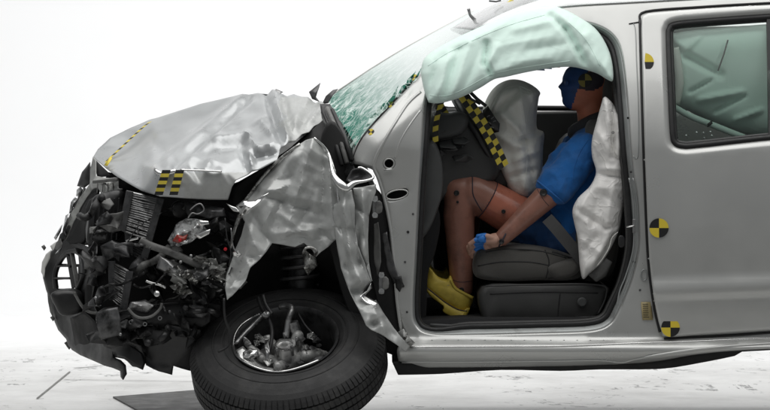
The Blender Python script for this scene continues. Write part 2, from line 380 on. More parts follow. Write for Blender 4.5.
def loaf(name, outline, y0, y1, r, m, parent, seg=3, wr=None, bulge=0.0):
    pts = [P(a, b, y0) for a, b in outline]
    cx = sum(p.x for p in pts)/len(pts); cz = sum(p.z for p in pts)/len(pts)
    span = max(max(p.x for p in pts)-min(p.x for p in pts), max(p.z for p in pts)-min(p.z for p in pts))
    rings = []
    for k in range(seg+1):
        a = k/seg*math.pi/2; rings.append((y0+r*(1-math.sin(a)), r*(1-math.cos(a))))
    mid = [(y0+r+(y1-y0-2*r)*k/4, 0) for k in range(1, 4)]
    rings = [(y, ins) for y, ins in rings[::-1]]
    rings = [(y0+r*(1-math.cos(k/seg*math.pi/2)), r*(1-math.sin(k/seg*math.pi/2))) for k in range(seg+1)]+mid+[(y1-r*(1-math.cos(k/seg*math.pi/2)), r*(1-math.sin(k/seg*math.pi/2))) for k in range(seg, -1, -1)]
    V = []; n = len(pts)
    for y, ins in rings:
        s = 1-2*ins/span
        u = (y-y0)/max(1e-6, y1-y0); bl = 1+bulge*math.sin(u*math.pi)
        for p in pts:
            q = Vector((cx+(p.x-cx)*s*bl, y, cz+(p.z-cz)*s*bl))
            if wr: q += wr(q)
            V.append(q)
    Fc = []
    for k in range(len(rings)-1):
        for i in range(n):
            j = (i+1) % n; Fc.append((k*n+i, k*n+j, (k+1)*n+j, (k+1)*n+i))
    Fc += [tuple(range(n)), tuple(range((len(rings)-1)*n, len(rings)*n))]
    o = mesh(name, V, Fc, m, parent)
    fix(o); return o

def fix(o):
    bm = bmesh.new(); bm.from_mesh(o.data); bmesh.ops.recalc_face_normals(bm, faces=bm.faces[:]); bm.to_mesh(o.data); bm.free()

def tube(name, pts, rad, m, parent, seg=8, closed=False, smooth=True, flat=1.0):
    pts = [Vector(p) for p in pts]; n = len(pts)
    rads = rad if isinstance(rad, (list, tuple)) else [rad]*n
    V = []; Fc = []; up = None
    for i in range(n):
        a = pts[(i-1) % n] if (closed or i > 0) else pts[i]
        b = pts[(i+1) % n] if (closed or i < n-1) else pts[i]
        t = (b-a).normalized()
        if up is None:
            up = Vector((0, 1, 0)) if abs(t.y) < 0.9 else Vector((1, 0, 0))
        up = (up-t*up.dot(t)).normalized(); s = t.cross(up)
        for k in range(seg):
            an = 2*math.pi*k/seg; V.append(pts[i]+(up*math.cos(an)*flat+s*math.sin(an))*rads[i])
    for i in range(n if closed else n-1):
        j = (i+1) % n
        for k in range(seg):
            l = (k+1) % seg; Fc.append((i*seg+k, i*seg+l, j*seg+l, j*seg+k))
    if not closed: Fc += [tuple(range(seg))[::-1], tuple(range((n-1)*seg, n*seg))]
    o = mesh(name, V, Fc, m, parent, smooth=smooth)
    return o

def lathe(name, prof, origin, axis, m, parent, seg=32, smooth=True, up=None, fm=None, a0=0, a1=2*math.pi):
    """prof: (along axis, radius)"""
    ax = Vector(axis).normalized(); u = Vector((1, 0, 0)) if abs(ax.x) < 0.9 else Vector((0, 0, 1))
    u = (u-ax*u.dot(ax)).normalized(); v = ax.cross(u); o = Vector(origin); V = []; Fc = []; n = len(prof)
    full = abs(a1-a0-2*math.pi) < 1e-6; cnt = seg if full else seg+1
    for k in range(cnt):
        an = a0+(a1-a0)*k/seg; d = u*math.cos(an)+v*math.sin(an)
        for a, r in prof: V.append(o+ax*a+d*r)
    for k in range(seg):
        l = (k+1) % cnt
        for i in range(n-1): Fc.append((k*n+i, l*n+i, l*n+i+1, k*n+i+1))
    ob = mesh(name, V, Fc, m, parent, smooth=smooth); fix(ob); ob.data.set_sharp_from_angle(angle=math.radians(38)); return ob

def bar(name, a, b, wd, hg, m, parent, bevel=0.002, roll=0.0):
    a, b = Vector(a), Vector(b); t = (b-a).normalized()
    up = Vector((0, 0, 1)) if abs(t.z) < 0.9 else Vector((0, 1, 0))
    s = t.cross(up).normalized(); up = s.cross(t)
    if roll: R = Matrix.Rotation(roll, 3, t); s = R@s; up = R@up
    V = [p+s*x*wd/2+up*z*hg/2 for p in (a, b) for x, z in ((-1, -1), (1, -1), (1, 1), (-1, 1))]
    return mesh(name, V, [(0, 3, 2, 1), (4, 5, 6, 7), (0, 1, 5, 4), (1, 2, 6, 5), (2, 3, 7, 6), (3, 0, 4, 7)], m, parent, smooth=False, bevel=bevel)

def ribbon(name, pts, across, wd, m, parent, thick=0.0012, fm=None):
    """flat band through 3-D points; across(i) is its width direction"""
    V = []; Fc = []
    for i, p in enumerate(pts):
        a = across(i) if callable(across) else across
        V += [Vector(p)-Vector(a)*wd/2, Vector(p)+Vector(a)*wd/2]
    for i in range(len(pts)-1): Fc.append((2*i, 2*i+1, 2*i+3, 2*i+2))
    return mesh(name, V, Fc, m, parent, smooth=False, thick=thick, fm=fm)

def checker(name, pts, across, wd, parent, rows=1, sub=1, lift=0.0, flip=0):
    """check tape: yellow and black squares, rows across the width"""
    V = []; Fc = []; fm = []
    for i, p in enumerate(pts):
        for r in range(rows+1): V.append(Vector(p)+Vector(across)*wd*(r/rows-0.5))
    q = rows+1
    for i in range(len(pts)-1):
        for r in range(rows):
            Fc.append((i*q+r, i*q+r+1, (i+1)*q+r+1, (i+1)*q+r)); fm.append((i//sub+r+flip) % 2)
    return mesh(name, V, Fc, ['tape_yellow', 'tape_black'], parent, smooth=False, thick=0.0012, fm=fm, off=0)

def marker(center, nrm, r, parent, name='target_marker', rot=0.0, a0=0, a1=360, ye='marker_yellow'):
    nrm = Vector(nrm).normalized(); u = Vector((1, 0, 0)); u = (u-nrm*u.dot(nrm)).normalized(); v = u.cross(nrm)
    if v.z < 0: v = -v
    c = Vector(center); V = [c]; Fc = []; fm = []; st = 6
    ks = list(range(a0, a1+1, st))
    for k in ks:
        an = math.radians(k+rot); V.append(c+(u*math.cos(an)+v*math.sin(an))*r)
    for i in range(len(ks)-1):
        Fc.append((0, i+1, i+2)); fm.append(0 if (ks[i] % 180) < 90 else 1)
    return mesh(name, V, Fc, [ye, 'marker_black'], parent, smooth=False, thick=0.001, fm=fm, off=0)

def crisp(a, b, sx, sy, z, p=4):
    return (1-min(1, abs(noise.noise(Vector((a*sx, b*sy, z))))*1.6))**p

from mathutils.bvhtree import BVHTree
def drape(name, ob, pts, r, m, parent, per=8, lift=0.0):
    """a seam laid on the near surface of a mesh"""
    t = BVHTree.FromPolygons([v.co for v in ob.data.vertices], [p.vertices[:] for p in ob.data.polygons]); out = []
    for a, b in sp(pts, per, False):
        o = P(a, b, -3.0); d = (P(a, b, 1.0)-o).normalized(); h = t.ray_cast(o, d)[0]
        if h is not None: out.append(h-d*lift)
    if len(out) > 2: return tube(name, out, r, m, parent, seg=6)

def sstep(a, b, x):
    t = min(1, max(0, (x-a)/(b-a))); return t*t*(3-2*t)

# ------------------------------------------------------------------ the setting
def floor_material():
    m = bpy.data.materials.new('painted_floor'); m.use_nodes = True; nt = m.node_tree; N = nt.nodes; L = nt.links
    b = N['Principled BSDF']; b.inputs['Roughness'].default_value = 0.42
    tc = N.new('ShaderNodeTexCoord')
    def nz(s, d=6, r=0.6, dis=0.0, vec=None):
        n = N.new('ShaderNodeTexNoise'); n.inputs['Scale'].default_value = s; n.inputs['Detail'].default_value = d; n.inputs['Roughness'].default_value = r
        n.inputs['Distortion'].default_value = dis; L.new(vec or tc.outputs['Object'], n.inputs['Vector']); return n
    def mr(src, a, b_, c=0, d=1):
        r = N.new('ShaderNodeMapRange'); r.inputs['From Min'].default_value = a; r.inputs['From Max'].default_value = b_
        r.inputs['To Min'].default_value = c; r.inputs['To Max'].default_value = d; L.new(src, r.inputs['Value']); return r.outputs[0]
    def mul(a, b_):
        k = N.new('ShaderNodeMath'); k.operation = 'MULTIPLY'; L.new(a, k.inputs[0])
        if isinstance(b_, float): k.inputs[1].default_value = b_
        else: L.new(b_, k.inputs[1])
        return k.outputs[0]
    def mix(f, A, B):
        k = N.new('ShaderNodeMix'); k.data_type = 'RGBA'; L.new(f, k.inputs['Factor'])
        if isinstance(A, tuple): k.inputs['A'].default_value = A
        else: L.new(A, k.inputs['A'])
        k.inputs['B'].default_value = B; return k.outputs['Result']
    # worn patches stay round the test area
    sep = N.new('ShaderNodeSeparateXYZ'); L.new(tc.outputs['Object'], sep.inputs[0])
    far = mr(sep.outputs['Y'], 6.5, 3.2)
    grime = mul(mr(nz(1.3, 8, 0.7).outputs['Fac'], 0.42, 0.72), far)
    c = mix(far, (0.80, 0.80, 0.80, 1), (0.68, 0.68, 0.67, 1))
    c = mix(mul(grime, 0.7), c, (0.30, 0.295, 0.28, 1))
    mp = N.new('ShaderNodeMapping'); mp.inputs['Scale'].default_value = (1, 0.3, 1); mp.inputs['Rotation'].default_value = (0, 0, 0.06); L.new(tc.outputs['Object'], mp.inputs['Vector'])
    line = N.new('ShaderNodeMath'); line.operation = 'ABSOLUTE'
    sh = N.new('ShaderNodeMath'); sh.operation = 'SUBTRACT'; L.new(nz(2.6, 4, 0.55, 2.2, mp.outputs[0]).outputs['Fac'], sh.inputs[0]); sh.inputs[1].default_value = 0.5
    L.new(sh.outputs[0], line.inputs[0])
    scuff = mul(mr(line.outputs[0], 0.035, 0.012), mr(nz(11.0, 6, 0.8).outputs['Fac'], 0.47, 0.55))
    scuff = mul(mul(scuff, mr(nz(1.7, 3).outputs['Fac'], 0.53, 0.58)), far)
    c = mix(mul(scuff, 0.92), c, (0.03, 0.03, 0.03, 1))
    spot = mul(mul(mr(nz(26, 3, 0.6, 0, mp.outputs[0]).outputs['Fac'], 0.64, 0.70), mr(nz(1.6, 3).outputs['Fac'], 0.50, 0.58)), far)
    c = mix(mul(spot, 0.85), c, (0.05, 0.05, 0.05, 1))
    L.new(c, b.inputs['Base Color'])
    bp = N.new('ShaderNodeBump'); bp.inputs['Strength'].default_value = 0.06; L.new(nz(60).outputs['Fac'], bp.inputs['Height']); L.new(bp.outputs[0], b.inputs['Normal'])
    MATS['painted_floor'] = m
floor_material()
mat('white_paint', (0.80, 0.80, 0.80), 0.7, var=0.01, vscale=1.0)
mat('floor_plate_steel', (0.055, 0.055, 0.053), 0.6, 0.2, var=0.3, vscale=9, dirt=(0.13, 0.13, 0.125), dscale=12, dlo=0.5, dhi=0.7)
mat('joint_dark', (0.2, 0.2, 0.19), 0.8, var=0.4, vscale=8)
mat('concrete', (0.19, 0.19, 0.185), 0.7, var=0.2, vscale=3, bump=.1, bscale=40, dirt=(0.06, 0.06, 0.06), dscale=2)
cf = mesh('concrete_floor', [(-24, -16, 0), (24, -16, 0), (24, -.9, 0), (-24, -.9, 0)], [(0, 1, 2, 3)], 'concrete', smooth=False); cf['kind'] = 'structure'  # unseen floor in front, put in dark to tone down the flank's reflections
fl = mesh('floor', [(-24, -.9, 0), (24, -.9, 0), (24, 8, 0), (-24, 8, 0)], [(0, 1, 2, 3)], 'painted_floor', smooth=False); fl['kind'] = 'structure'
V = []; Fc = []
arc = [(8+3*math.sin(a), 3*(1-math.cos(a))) for a in np.linspace(0, math.pi/2, 14)]+[(11.0, 9.0)]
for y, z in arc: V += [(-24, y, z), (24, y, z)]
for i in range(len(arc)-1): Fc.append((2*i, 2*i+1, 2*i+3, 2*i+2))
bd = mesh('backdrop', V, Fc, 'white_paint'); bd['kind'] = 'structure'
def FP(px, py):                      # a floor point seen at that pixel
    d = CZ*F/(py-HR); return Vector(((px-385)*d/F, d-D, 0.0))
# thin joints of the floor hatch ahead of the car
for a, b in (((37, 399), (70, 372)), ((74, 369), (125, 363)), ((64, 380), (215, 382)), ((37, 399), (44, 399))):
    p, q = FP(*a), FP(*b); t = (q-p).normalized(); s = Vector((-t.y, t.x, 0))*0.005
    j = mesh('floor_joint', [p-s+Vector((0, 0, .004)), q-s+Vector((0, 0, .004)), q+s+Vector((0, 0, .004)), p+s+Vector((0, 0, .004))], [(0, 1, 2, 3)], 'joint_dark', fl, smooth=False)
c0 = [FP(113, 398), FP(200, 391), FP(240, 410), FP(240, 440), FP(190, 440)]
pl = mesh('floor_plate', [v+Vector((0, 0, h)) for h in (0.0, 0.008) for v in c0], [(5, 6, 7, 8, 9), (0, 1, 6, 5), (1, 2, 7, 6), (2, 3, 8, 7), (3, 4, 9, 8), (4, 0, 5, 9)], 'floor_plate_steel', smooth=False)
pl['label'] = 'dark worn steel plate lying on the white floor by the wheel'; pl['category'] = 'floor plate'

# ------------------------------------------------------------------ the car: body shell
car = thing('crashed_car', 'silver crash-tested car with crushed front end and driver doorway without its door', 'car', (0, 0.9, 0))

WE = [(350, 160), (362, 136), (390, 105), (420, 74), (446, 52), (478, 30)]
def y_side(px, py):
    if py < 150: y = 0.03+0.24*((150-py)/150)**1.35
    else: y = 0.03
    y += -0.055*sstep(336, 349, py)+0.06*sstep(353, 367, py)
    if px < 500 and py < 180:
        d = 1e9
        for (x0, y0), (x1, y1) in zip(WE[:-1], WE[1:]):
            t = min(1, max(0, ((px-x0)*(x1-x0)+(py-y0)*(y1-y0))/((x1-x0)**2+(y1-y0)**2))); d = min(d, math.hypot(px-x0-t*(x1-x0), py-y0-t*(y1-y0)))
        y += .075*max(0, 1-d/22)**1.7
    if px < 430: y += 0.03*sstep(430, 400, px)*sstep(120, 190, py)
    return y
hole = sp([(426, 98), (422, 140), (418, 200), (415, 260), (413, 305), (416, 324), (430, 333), (470, 334), (540, 332.5), (590, 330.5), (610, 323), (620, 306),
           (631, 280), (638, 245), (636, 200), (631, 150), (627, 100), (622, 58), (614, 38), (598, 27), (575, 22), (540, 20), (505, 28), (475, 43), (450, 62), (434, 82)], 5)
uni = sp([(350, 160), (362, 136), (390, 105), (420, 74), (446, 52), (478, 30), (515, 15), (560, 6), (640, 1), (770, -6), (1000, -16, 'c'), (1000, 340, 'c'), (770, 349),
          (700, 354), (640, 363), (520, 367), (400, 368, 'c'), (397, 350), (404, 336), (397, 312), (394, 280), (390, 245), (388, 215), (382, 190), (375, 172), (362, 166)], 6)
body = panel('side_frame', uni, [hole, sp([(664, 60), (666, 24), (680, 16), (770, 10), (850, 6), (868, 30), (872, 130), (850, 140), (770, 146), (690, 153), (668, 146)], 4), sp([(384.5, 163), (386.5, 160), (390, 159), (393, 160.5), (394, 164), (392, 167), (388, 168), (385.5, 166.5)], 2),
             sp([(387, 196), (389, 192.5), (396, 190.5), (405, 189), (407.5, 191), (406, 195), (398, 198.5), (390, 200), (387.5, 199)], 2)],
             y_side, 4.5, 'paint', car, thick=0.006, roll=(4, 0.012), hroll=(3.0, 0.01))
# pressed ridge on the front pillar, its pressed lines, holes backed by a near-black sheet for their shade
tube('pressed_rib', [P(a, b, y_side(a, b)+.002) for a, b in sp([(421, 92), (408, 104), (396, 122), (385, 140), (376, 157), (374, 168), (379, 180), (386, 205), (391, 232), (394, 262), (397, 300), (401, 330)], 4, False)], 0.007, 'paint', body)
tube('pressed_rib', [P(a, b, y_side(a, b)+.003) for a, b in sp([(421, 110), (410, 125), (400, 142), (395, 158)], 4, False)], 0.005, 'paint', body)
for a, b in (((384, 170), (393, 169)), ):
    tube('pressed_rib', [P(a[0], a[1], .045), P(b[0], b[1], .045)], 0.003, 'bright_metal', body)
for cx, cy, rx, ry, ro in ((389, 163.5, 5.1, 4.9, 0), (397, 194.6, 11, 4.6, -.2)):
    lp = [(cx+rx*math.cos(t)*math.cos(ro)-ry*math.sin(t)*math.sin(ro), cy+rx*math.cos(t)*math.sin(ro)+ry*math.sin(t)*math.cos(ro)) for t in np.linspace(0, 2*math.pi, 24, endpoint=False)]
    tube('hole_lip', [P(a, b, y_side(a, b)+.001) for a, b in lp], 0.003, 'paint', body, closed=True)
# body return flange into the doorway, then the rubber seal and the trim behind it
def ring_strip(name, loop, specs, m, parent):
    n = len(loop); L = np.array(loop); V = []; Fc = []
    nx = np.roll(L, -1, 0)-np.roll(L, 1, 0); nr = np.stack([-nx[:, 1], nx[:, 0]], 1); nr /= np.linalg.norm(nr, axis=1)[:, None]
    cen = L.mean(0); s = np.sign(((cen-L)*nr).sum(1).mean()); nr *= s
    for ins, dy in specs:
        for (a, b), k in zip(L, nr): f = .45+.55*sstep(432, 470, a); V.append(P(a+k[0]*ins*f, b+k[1]*ins*f, y_side(a, b)+dy))
    for k in range(len(specs)-1):
        for i in range(n):
            j = (i+1) % n; Fc.append((k*n+i, k*n+j, (k+1)*n+j, (k+1)*n+i))
    return mesh(name, V, Fc, m, parent, thick=0.003)
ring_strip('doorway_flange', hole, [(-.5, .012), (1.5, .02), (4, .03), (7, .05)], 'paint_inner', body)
def slim(loop, ins):
    return [((a+(c-a)*(.45+.55*sstep(432, 470, a))), b+(d-b)*(.45+.55*sstep(432, 470, a))) for (a, b), (c, d) in zip(loop, inset(loop, ins))]
tube('door_seal', [P(a, b, y_side(a, b)+.045) for a, b in slim(hole, 7.5)], 0.013, 'rubber', body, closed=True)
tube('door_seal', [P(a, b, y_side(a, b)+.085) for a, b in slim(hole, 10.0)], 0.011, 'interior_plastic', body, closed=True)
ring_strip('doorway_trim', hole, [(8.5, .06), (11, .10), (13, .16), (14, .22)], 'interior_plastic', body)

# sill: ledge line, pinch seam and black underbody
tube('sill_seam', [P(a, b, y_side(a, b)-.001) for a, b in sp([(408, 347), (480, 346.5), (560, 346), (640, 343), (700, 341), (770, 338), (900, 333)], 6, False)], 0.0035, 'bright_metal', body)
tube('sill_lip', [P(a, b, y_side(a, b)) for a, b in sp([(402, 362), (480, 361.5), (560, 360.5), (600, 360), (622, 362), (640, 358), (700, 349), (770, 343.5), (900, 336)], 6, False)], 0.006, 'paint', body)
tube('sill_edge', [P(a, b, y_side(a, b)+.012) for a, b in sp([(412, 337), (425, 334.5), (470, 335.5), (540, 334), (595, 332.5), (625, 326), (635, 312)], 6, False)], 0.003, 'bright_metal', body)
und = sp([(392, 362, 'c'), (640, 358, 'c'), (770, 338, 'c'), (1000, 320, 'c'), (1000, 338, 'c'), (770, 348), (735, 356), (700, 363), (660, 369), (600, 369.5), (560, 371), (500, 370), (440, 374), (398, 375, 'c')], 3)
loaf('underbody', und, 0.045, 1.72, 0.01, 'dark_void', car)

# roof, roof rail, far flank
def grid(name, rows, m, parent, thick=0.004, uv=False):
    n = len(rows[0]); V = [p for r in rows for p in r]; Fc = []
    for i in range(len(rows)-1):
        for j in range(n-1): Fc.append((i*n+j, i*n+j+1, (i+1)*n+j+1, (i+1)*n+j))
    o = mesh(name, V, Fc, m, parent, thick=thick)
    if uv:
        u = o.data.uv_layers.new(name='UVMap')
        for l in o.data.loops:
            i, j = divmod(l.vertex_index, n); u.data[l.index].uv = (i/(len(rows)-1), j/(n-1))
    fix(o); return o
near_edge = sp([(478, 31), (515, 15.5), (560, 6.5), (640, 1.5), (770, -5.5), (1000, -15)], 8, False)
rows = []
for t in np.linspace(0, 1, 13):
    row = []
    for a, b in near_edge:
        p = P(a, b, y_side(a, b)-.004); far = Vector((p.x, 1.8-p.y, p.z))
        q = p.lerp(far, t); q.z += (0.085+.02*min(1, max(0, (a-478)/100)))*(1-(2*t-1)**2)**0.62*min(1, (a-440)/120)
        q.x -= 0.10*(1-(2*t-1)**2)*max(0, 1-(a-478)/260)
        row.append(q)
    rows.append(row)
roof = grid('roof', rows, 'roof_paint', car, 0.005)
rr = sp([(556, 3.5), (566, 0.5), (590, -2), (640, -5), (770, -13), (960, -24)], 6, False)
rail = tube('roof_rail', [P(a, b, .33)+Vector((0, 0, .018)) for a, b in rr], .013, 'grey_plastic', roof)
rail2 = tube('roof_rail', [Vector((P(a, b, .33).x, 1.8-.33, P(a, b, .33).z+.018)) for a, b in rr], .013, 'grey_plastic', roof)
tube('roof_drip_line', [P(a, b+4.5, y_side(a, b)+.004) for a, b in sp([(612, 10), (640, 8.5), (700, 4.5), (770, 0), (1000, -10)], 6, False)], .003, 'rubber', roof)
# bent wiper / trim scraps above the screen
crumple('torn_trim', [(467, 9, .5), (470, 8, .5), (471, 14, .5), (476, 19, .5), (473, 21, .5), (469, 16, .5)], [], 'steel', roof, thick=.003)
for i, (a, b, c, d) in enumerate(((489, 1, 501, .5), (499, 7, 513, -1), (491, 13, 500, 10), (493, 18, 496, 16), (503, 14, 512, 12.5))):
    tube('antenna_scrap', [P(a, b, .55), P((a+c)/2+1, (b+d)/2+1, .55), P(c, d, .55)], .004+.002*(i % 2), ['dark_steel', 'tape_yellow', 'dark_steel', 'dark_steel', 'dark_steel'][i], roof, seg=6)

farh = sp([(436, 108), (475, 78), (520, 50), (560, 38), (600, 40), (606, 60), (608, 104), (600, 109), (520, 109)], 4)
farh2 = sp([(660, 42), (800, 40), (820, 60), (820, 100), (800, 109), (670, 109), (656, 100), (654, 60)], 4)
farO = sp([(392, 118), (430, 100), (470, 70), (520, 44), (560, 33), (640, 28), (780, 25), (870, 23, 'c'), (870, 318, 'c'), (640, 330), (400, 330, 'c')], 5)
far = panel('far_flank', farO, [farh, farh2], lambda a, b: 1.80-(.22*((110-b)/80)**1.3 if b < 110 else 0), 9, 'paint', car, thick=-.006)
loaf('far_door_trim', sp([(432, 113), (520, 112), (640, 112), (648, 130), (645, 300), (500, 312), (440, 300), (428, 180)], 4), 1.62, 1.70, .02, 'interior_plastic', car)
tube('far_window_seal', [P(a, b, 1.74) for a, b in inset(farh, 1)], .012, 'rubber', car, closed=True)
tube('far_window_ledge', [P(a, b, 1.66) for a, b in ((436, 117), (470, 116), (520, 116), (600, 116))], .010, 'steel', car)

# rear door
def y_door(px, py):
    s = (px-655)*0.035
    y = (-0.012 if py >= 150 else -0.012+0.24*((150-py)/150)**1.35)
    y -= 0.016*sstep(276-s, 289-s, py)*(1-sstep(294-s, 302-s, py))
    y += 0.02*sstep(300, 340, py)-0.012*math.sin(math.pi*min(1, max(0, (py-150)/140)))
    return y
dout = sp([(641.5, 22), (646, 14.5), (655, 12.6), (700, 9), (770, 5), (880, 0, 'c'), (884, 120), (890, 322, 'c'), (770, 330.5), (700, 335), (667, 337), (661, 330), (655, 305), (649.5, 262), (646.5, 200), (644, 130), (642, 60)], 6)
dwin = sp([(667, 40), (668, 29), (674, 24), (700, 21), (770, 16), (845, 12), (858, 20), (864, 120), (856, 132), (770, 139), (700, 146.5), (683, 147.5), (674, 144), (671, 133), (669, 90)], 6)
door = panel('rear_door', dout, [dwin], y_door, 4.5, 'paint', car, thick=0.02, roll=(3, .008), hroll=(8, .026))
tube('window_seal', [P(a, b, y_door(a, b)+.026) for a, b in inset(dwin, 1.2)], .013, 'rubber', door, closed=True)
tube('window_seal', [P(a, b, y_door(a, b)+.036) for a, b in inset(dwin, 4.0)], .010, 'black_plastic', door, closed=True)
bar('window_divider', P(770, 17, y_door(770, 17)+.03), P(772, 139, y_door(772, 139)+.03), .03, .02, 'black_plastic', door)
panel('window_glass', inset(dwin, 1.5), [], lambda a, b: y_door(a, b)+.034, 14, 'door_glass', door, thick=0)
for cx, cy, r, a0, a1 in ((659, 228, 9.6, 0, 360), (670.5, 327.5, 9.3, 0, 360)):
    marker(P(cx, cy, y_door(cx, cy)-.004), (0, -1, 0), r*.004, door, a0=a0, a1=a1)
mk = marker(P(644.6, 62, y_door(645, 62)-.004), (0, -1, .28), .0375, door, a0=-84, a1=84)
# the door gap shows the dark edge of the pillar
tube('door_gap_seal', [P(a, b, y_side(a, b)-.004) for a, b in sp([(640, 20), (641, 60), (643, 130), (645.5, 200), (648.5, 262), (654, 305), (660, 332)], 5, False)], .006, 'rubber', body)
tube('door_gap_seal', [P(a, b, y_side(a, b)-.004) for a, b in sp([(664, 338.5), (700, 337), (770, 332.5), (890, 324)], 5, False)], .005, 'rubber', body)
tube('door_gap_seal', [P(a, b, y_side(a, b)-.004) for a, b in sp([(640, 20), (646, 11.5), (700, 7), (770, 3), (880, -2)], 5, False)], .005, 'rubber', body)
# rear quarter beyond the frame, with its wheel
qout = sp([(886, 0, 'c'), (1000, -6), (1075, 20), (1110, 130), (1118, 250), (1110, 330, 'c'), (1075, 330, 'c'), (1068, 285), (1035, 255), (985, 250), (945, 262), (918, 295), (908, 330, 'c'), (896, 322, 'c')], 6)
panel('rear_quarter', qout, [sp([(905, 18), (1000, 14), (1050, 35), (1062, 110), (1000, 125), (910, 130)], 4)], y_door, 9, 'paint', car, thick=.008, hroll=(6, .02))
loaf('rear_body', sp([(905, 130), (1060, 125), (1105, 140), (1105, 330), (1080, 320), (900, 318)], 3), .2, 1.76, .03, 'black_plastic', car)
loaf('tailgate', sp([(1070, 22), (1085, 30), (1112, 140), (1116, 320), (1100, 325), (1090, 140)], 4), .25, 1.72, .03, 'paint', car)
panel('quarter_glass', sp([(905, 18), (1000, 14), (1050, 35), (1062, 110), (1000, 125), (910, 130)], 4), [], lambda a, b: y_door(a, b)+.03, 14, 'black_plastic', car)

# B pillar fittings
for k in (0, 1): tube('pressed_line', [P(a+k*4, b, .026) for a, b in sp([(629, 178), (633, 200), (634, 225), (633, 250), (626, 275), (620, 290), (617, 305)], 5, False)], .003, 'paint_inner', body)
loaf('pillar_hole_backing', sp([(380, 152), (415, 100), (424, 110), (416, 200), (412, 300), (400, 330), (392, 260), (384, 200)], 4), .10, .13, .01, 'dark_void', body)  # near-black backing, gives the pillar holes their shade
tube('striker', [P(627, 227, .02), P(627, 227, -.005), P(634, 226, -.005), P(634, 226, .02)], .0035, 'bright_metal', body, seg=6)
bar('striker_plate', P(634, 219, .02), P(634, 233, .02), .012, .006, 'steel', body)
loaf('belt_slot', sp([(619, 237), (622, 235.5), (624.5, 238), (624.5, 245), (622, 247.5), (619, 246)], 3), .016, .03, .003, 'black_plastic', body)
lb = panel('certification_label', [(641, 302), (650.5, 302), (653, 320), (642.5, 320)], [], lambda a, b: .0245, 6, 'tan_label', body, thick=.001)
for k in range(7):
    yy = 304+k*2.2; xo = k*.28
    bar('printed_line', P(642.5+xo*.4, yy, .0225), P(648+xo*(.3 if k % 2 else .6), yy, .0225), .0005, .0026, 'label_ink', lb, bevel=0)
bar('certification_label', P(651.5, 306, .024), P(653, 318, .024), .001, .007, 'label_ink', body, bevel=0)
lp = [(644+3*math.cos(t), 275+5.5*math.sin(t)) for t in np.linspace(0, 2*math.pi, 20, endpoint=False)]
tube('pressed_oval', [P(a, b, .026) for a, b in lp], .0025, 'paint_inner', body, closed=True)
tube('pressed_line', [P(a, b, y_side(a, b)-.001) for a, b in sp([(630, 24), (635, 27), (636.5, 60), (638.5, 110), (638, 155), (633, 156)], 5, False)], .0022, 'paint_inner', body)
tube('pressed_line', [P(a, b, y_side(a, b)-.001) for a, b in ((629, 24), (640, 22))], .003, 'rubber', body)
# front pillar stickers
for cx, cy in ((371, 132), (391, 104.5), (414.5, 77.5)):
    marker(P(cx, cy, y_side(cx, cy)-.006), (-.35, -1, .45), .0135, body, rot=38)
# door hinges
for cx, cy in ((375, 207), (381.5, 283)):
    h = bar('door_hinge', P(cx, cy-11, .03), P(cx, cy+11, .03), .022, .012, 'steel', body, bevel=.004)
    for s in (-8, 8):
        lathe('hinge_eye', [(0, .011), (.012, .0115), (.012, .006), (.004, .0055), (.004, 0)], P(cx, cy+s, .022), (0, -1, 0), 'bright_metal', h, 20)
    loaf('hinge_knuckle', sp([(cx+2, cy-6), (cx+7, cy-4), (cx+7, cy+5), (cx+1, cy+6)], 2), -.005, .03, .004, 'grey_plastic', h)

# bolts, plugs and weld spots of the doorway
for cx, cy, r in ((628, 118, .004), (631, 172, .004), (634, 262, .005), (408, 232, .005), (405, 262, .004), (403, 286, .005), (407, 312, .004), (413, 214, .004), (640, 290, .004)):
    lathe('body_plug', [(0, r*1.2), (.002, r), (.003, 0)], P(cx, cy, y_side(cx, cy)-.001), (0, -1, 0), 'dark_steel' if r < .005 else 'rubber', body, 12)
for k in range(14):
    a = 432+k*13.2; lathe('weld_spot', [(0, .0035), (-.001, .003), (-.0012, 0)], P(a, 340.5, y_side(a, 340.5)-.002), (0, -1, .5), 'paint_inner', body, 8)
# ------------------------------------------------------------------ windscreen
nearW = sp([(352, 165), (362, 139), (390, 106), (420, 75), (447, 52.5), (479, 31)], 8, False)
midW = sp([(336, 120), (352, 104), (382, 78), (412, 54), (445, 32), (480, 12)], 8, False)
farW = sp([(326, 101), (338, 91), (366, 72), (400, 51), (440, 29), (474, 11)], 8, False)
rows = []
for t in np.linspace(0, 1, 22):
    row = []
    for i, (a, b, c) in enumerate(zip(nearW, midW, farW)):
        u = i/(len(nearW)-1)
        pa, pb, pc = P(*a, y_side(*a)+.012), P(*b, .75), P(*c, 1.62-.08*u)
        q = pa*((1-t)*(1-2*t))+pb*(4*t*(1-t))+pc*(t*(2*t-1))
        s = max(0, 1-u*2.2); q += Vector((noise.noise(q*9)*.02, 0, noise.noise(q*8+Vector((5, 0, 0)))*.035))*s
        row.append(q)
    rows.append(row)
ws = grid('windscreen', rows, 'shattered_glass', car, 0.0, uv=True)
tube('windscreen_seal', [P(a, b, y_side(a, b)+.008) for a, b in nearW[:24]], .006, 'rubber', ws)
tube('windscreen_edge', [r_ for r_ in rows[-1]], .004, 'white_label', ws)
# shards hanging along the near edge
rs = random.Random(4)
for k in range(7):
    a, b = 366+k*7.5, 128-k*7.2
    crumple('glass_shard', [(a, b, .12), (a+rs.uniform(3, 6), b-rs.uniform(9, 14), .14), (a+rs.uniform(9, 14), b-rs.uniform(16, 22), .16), (a+6, b-5, .13)], [], 'shattered_glass', ws, cuts=1, smooth=0, thick=0)
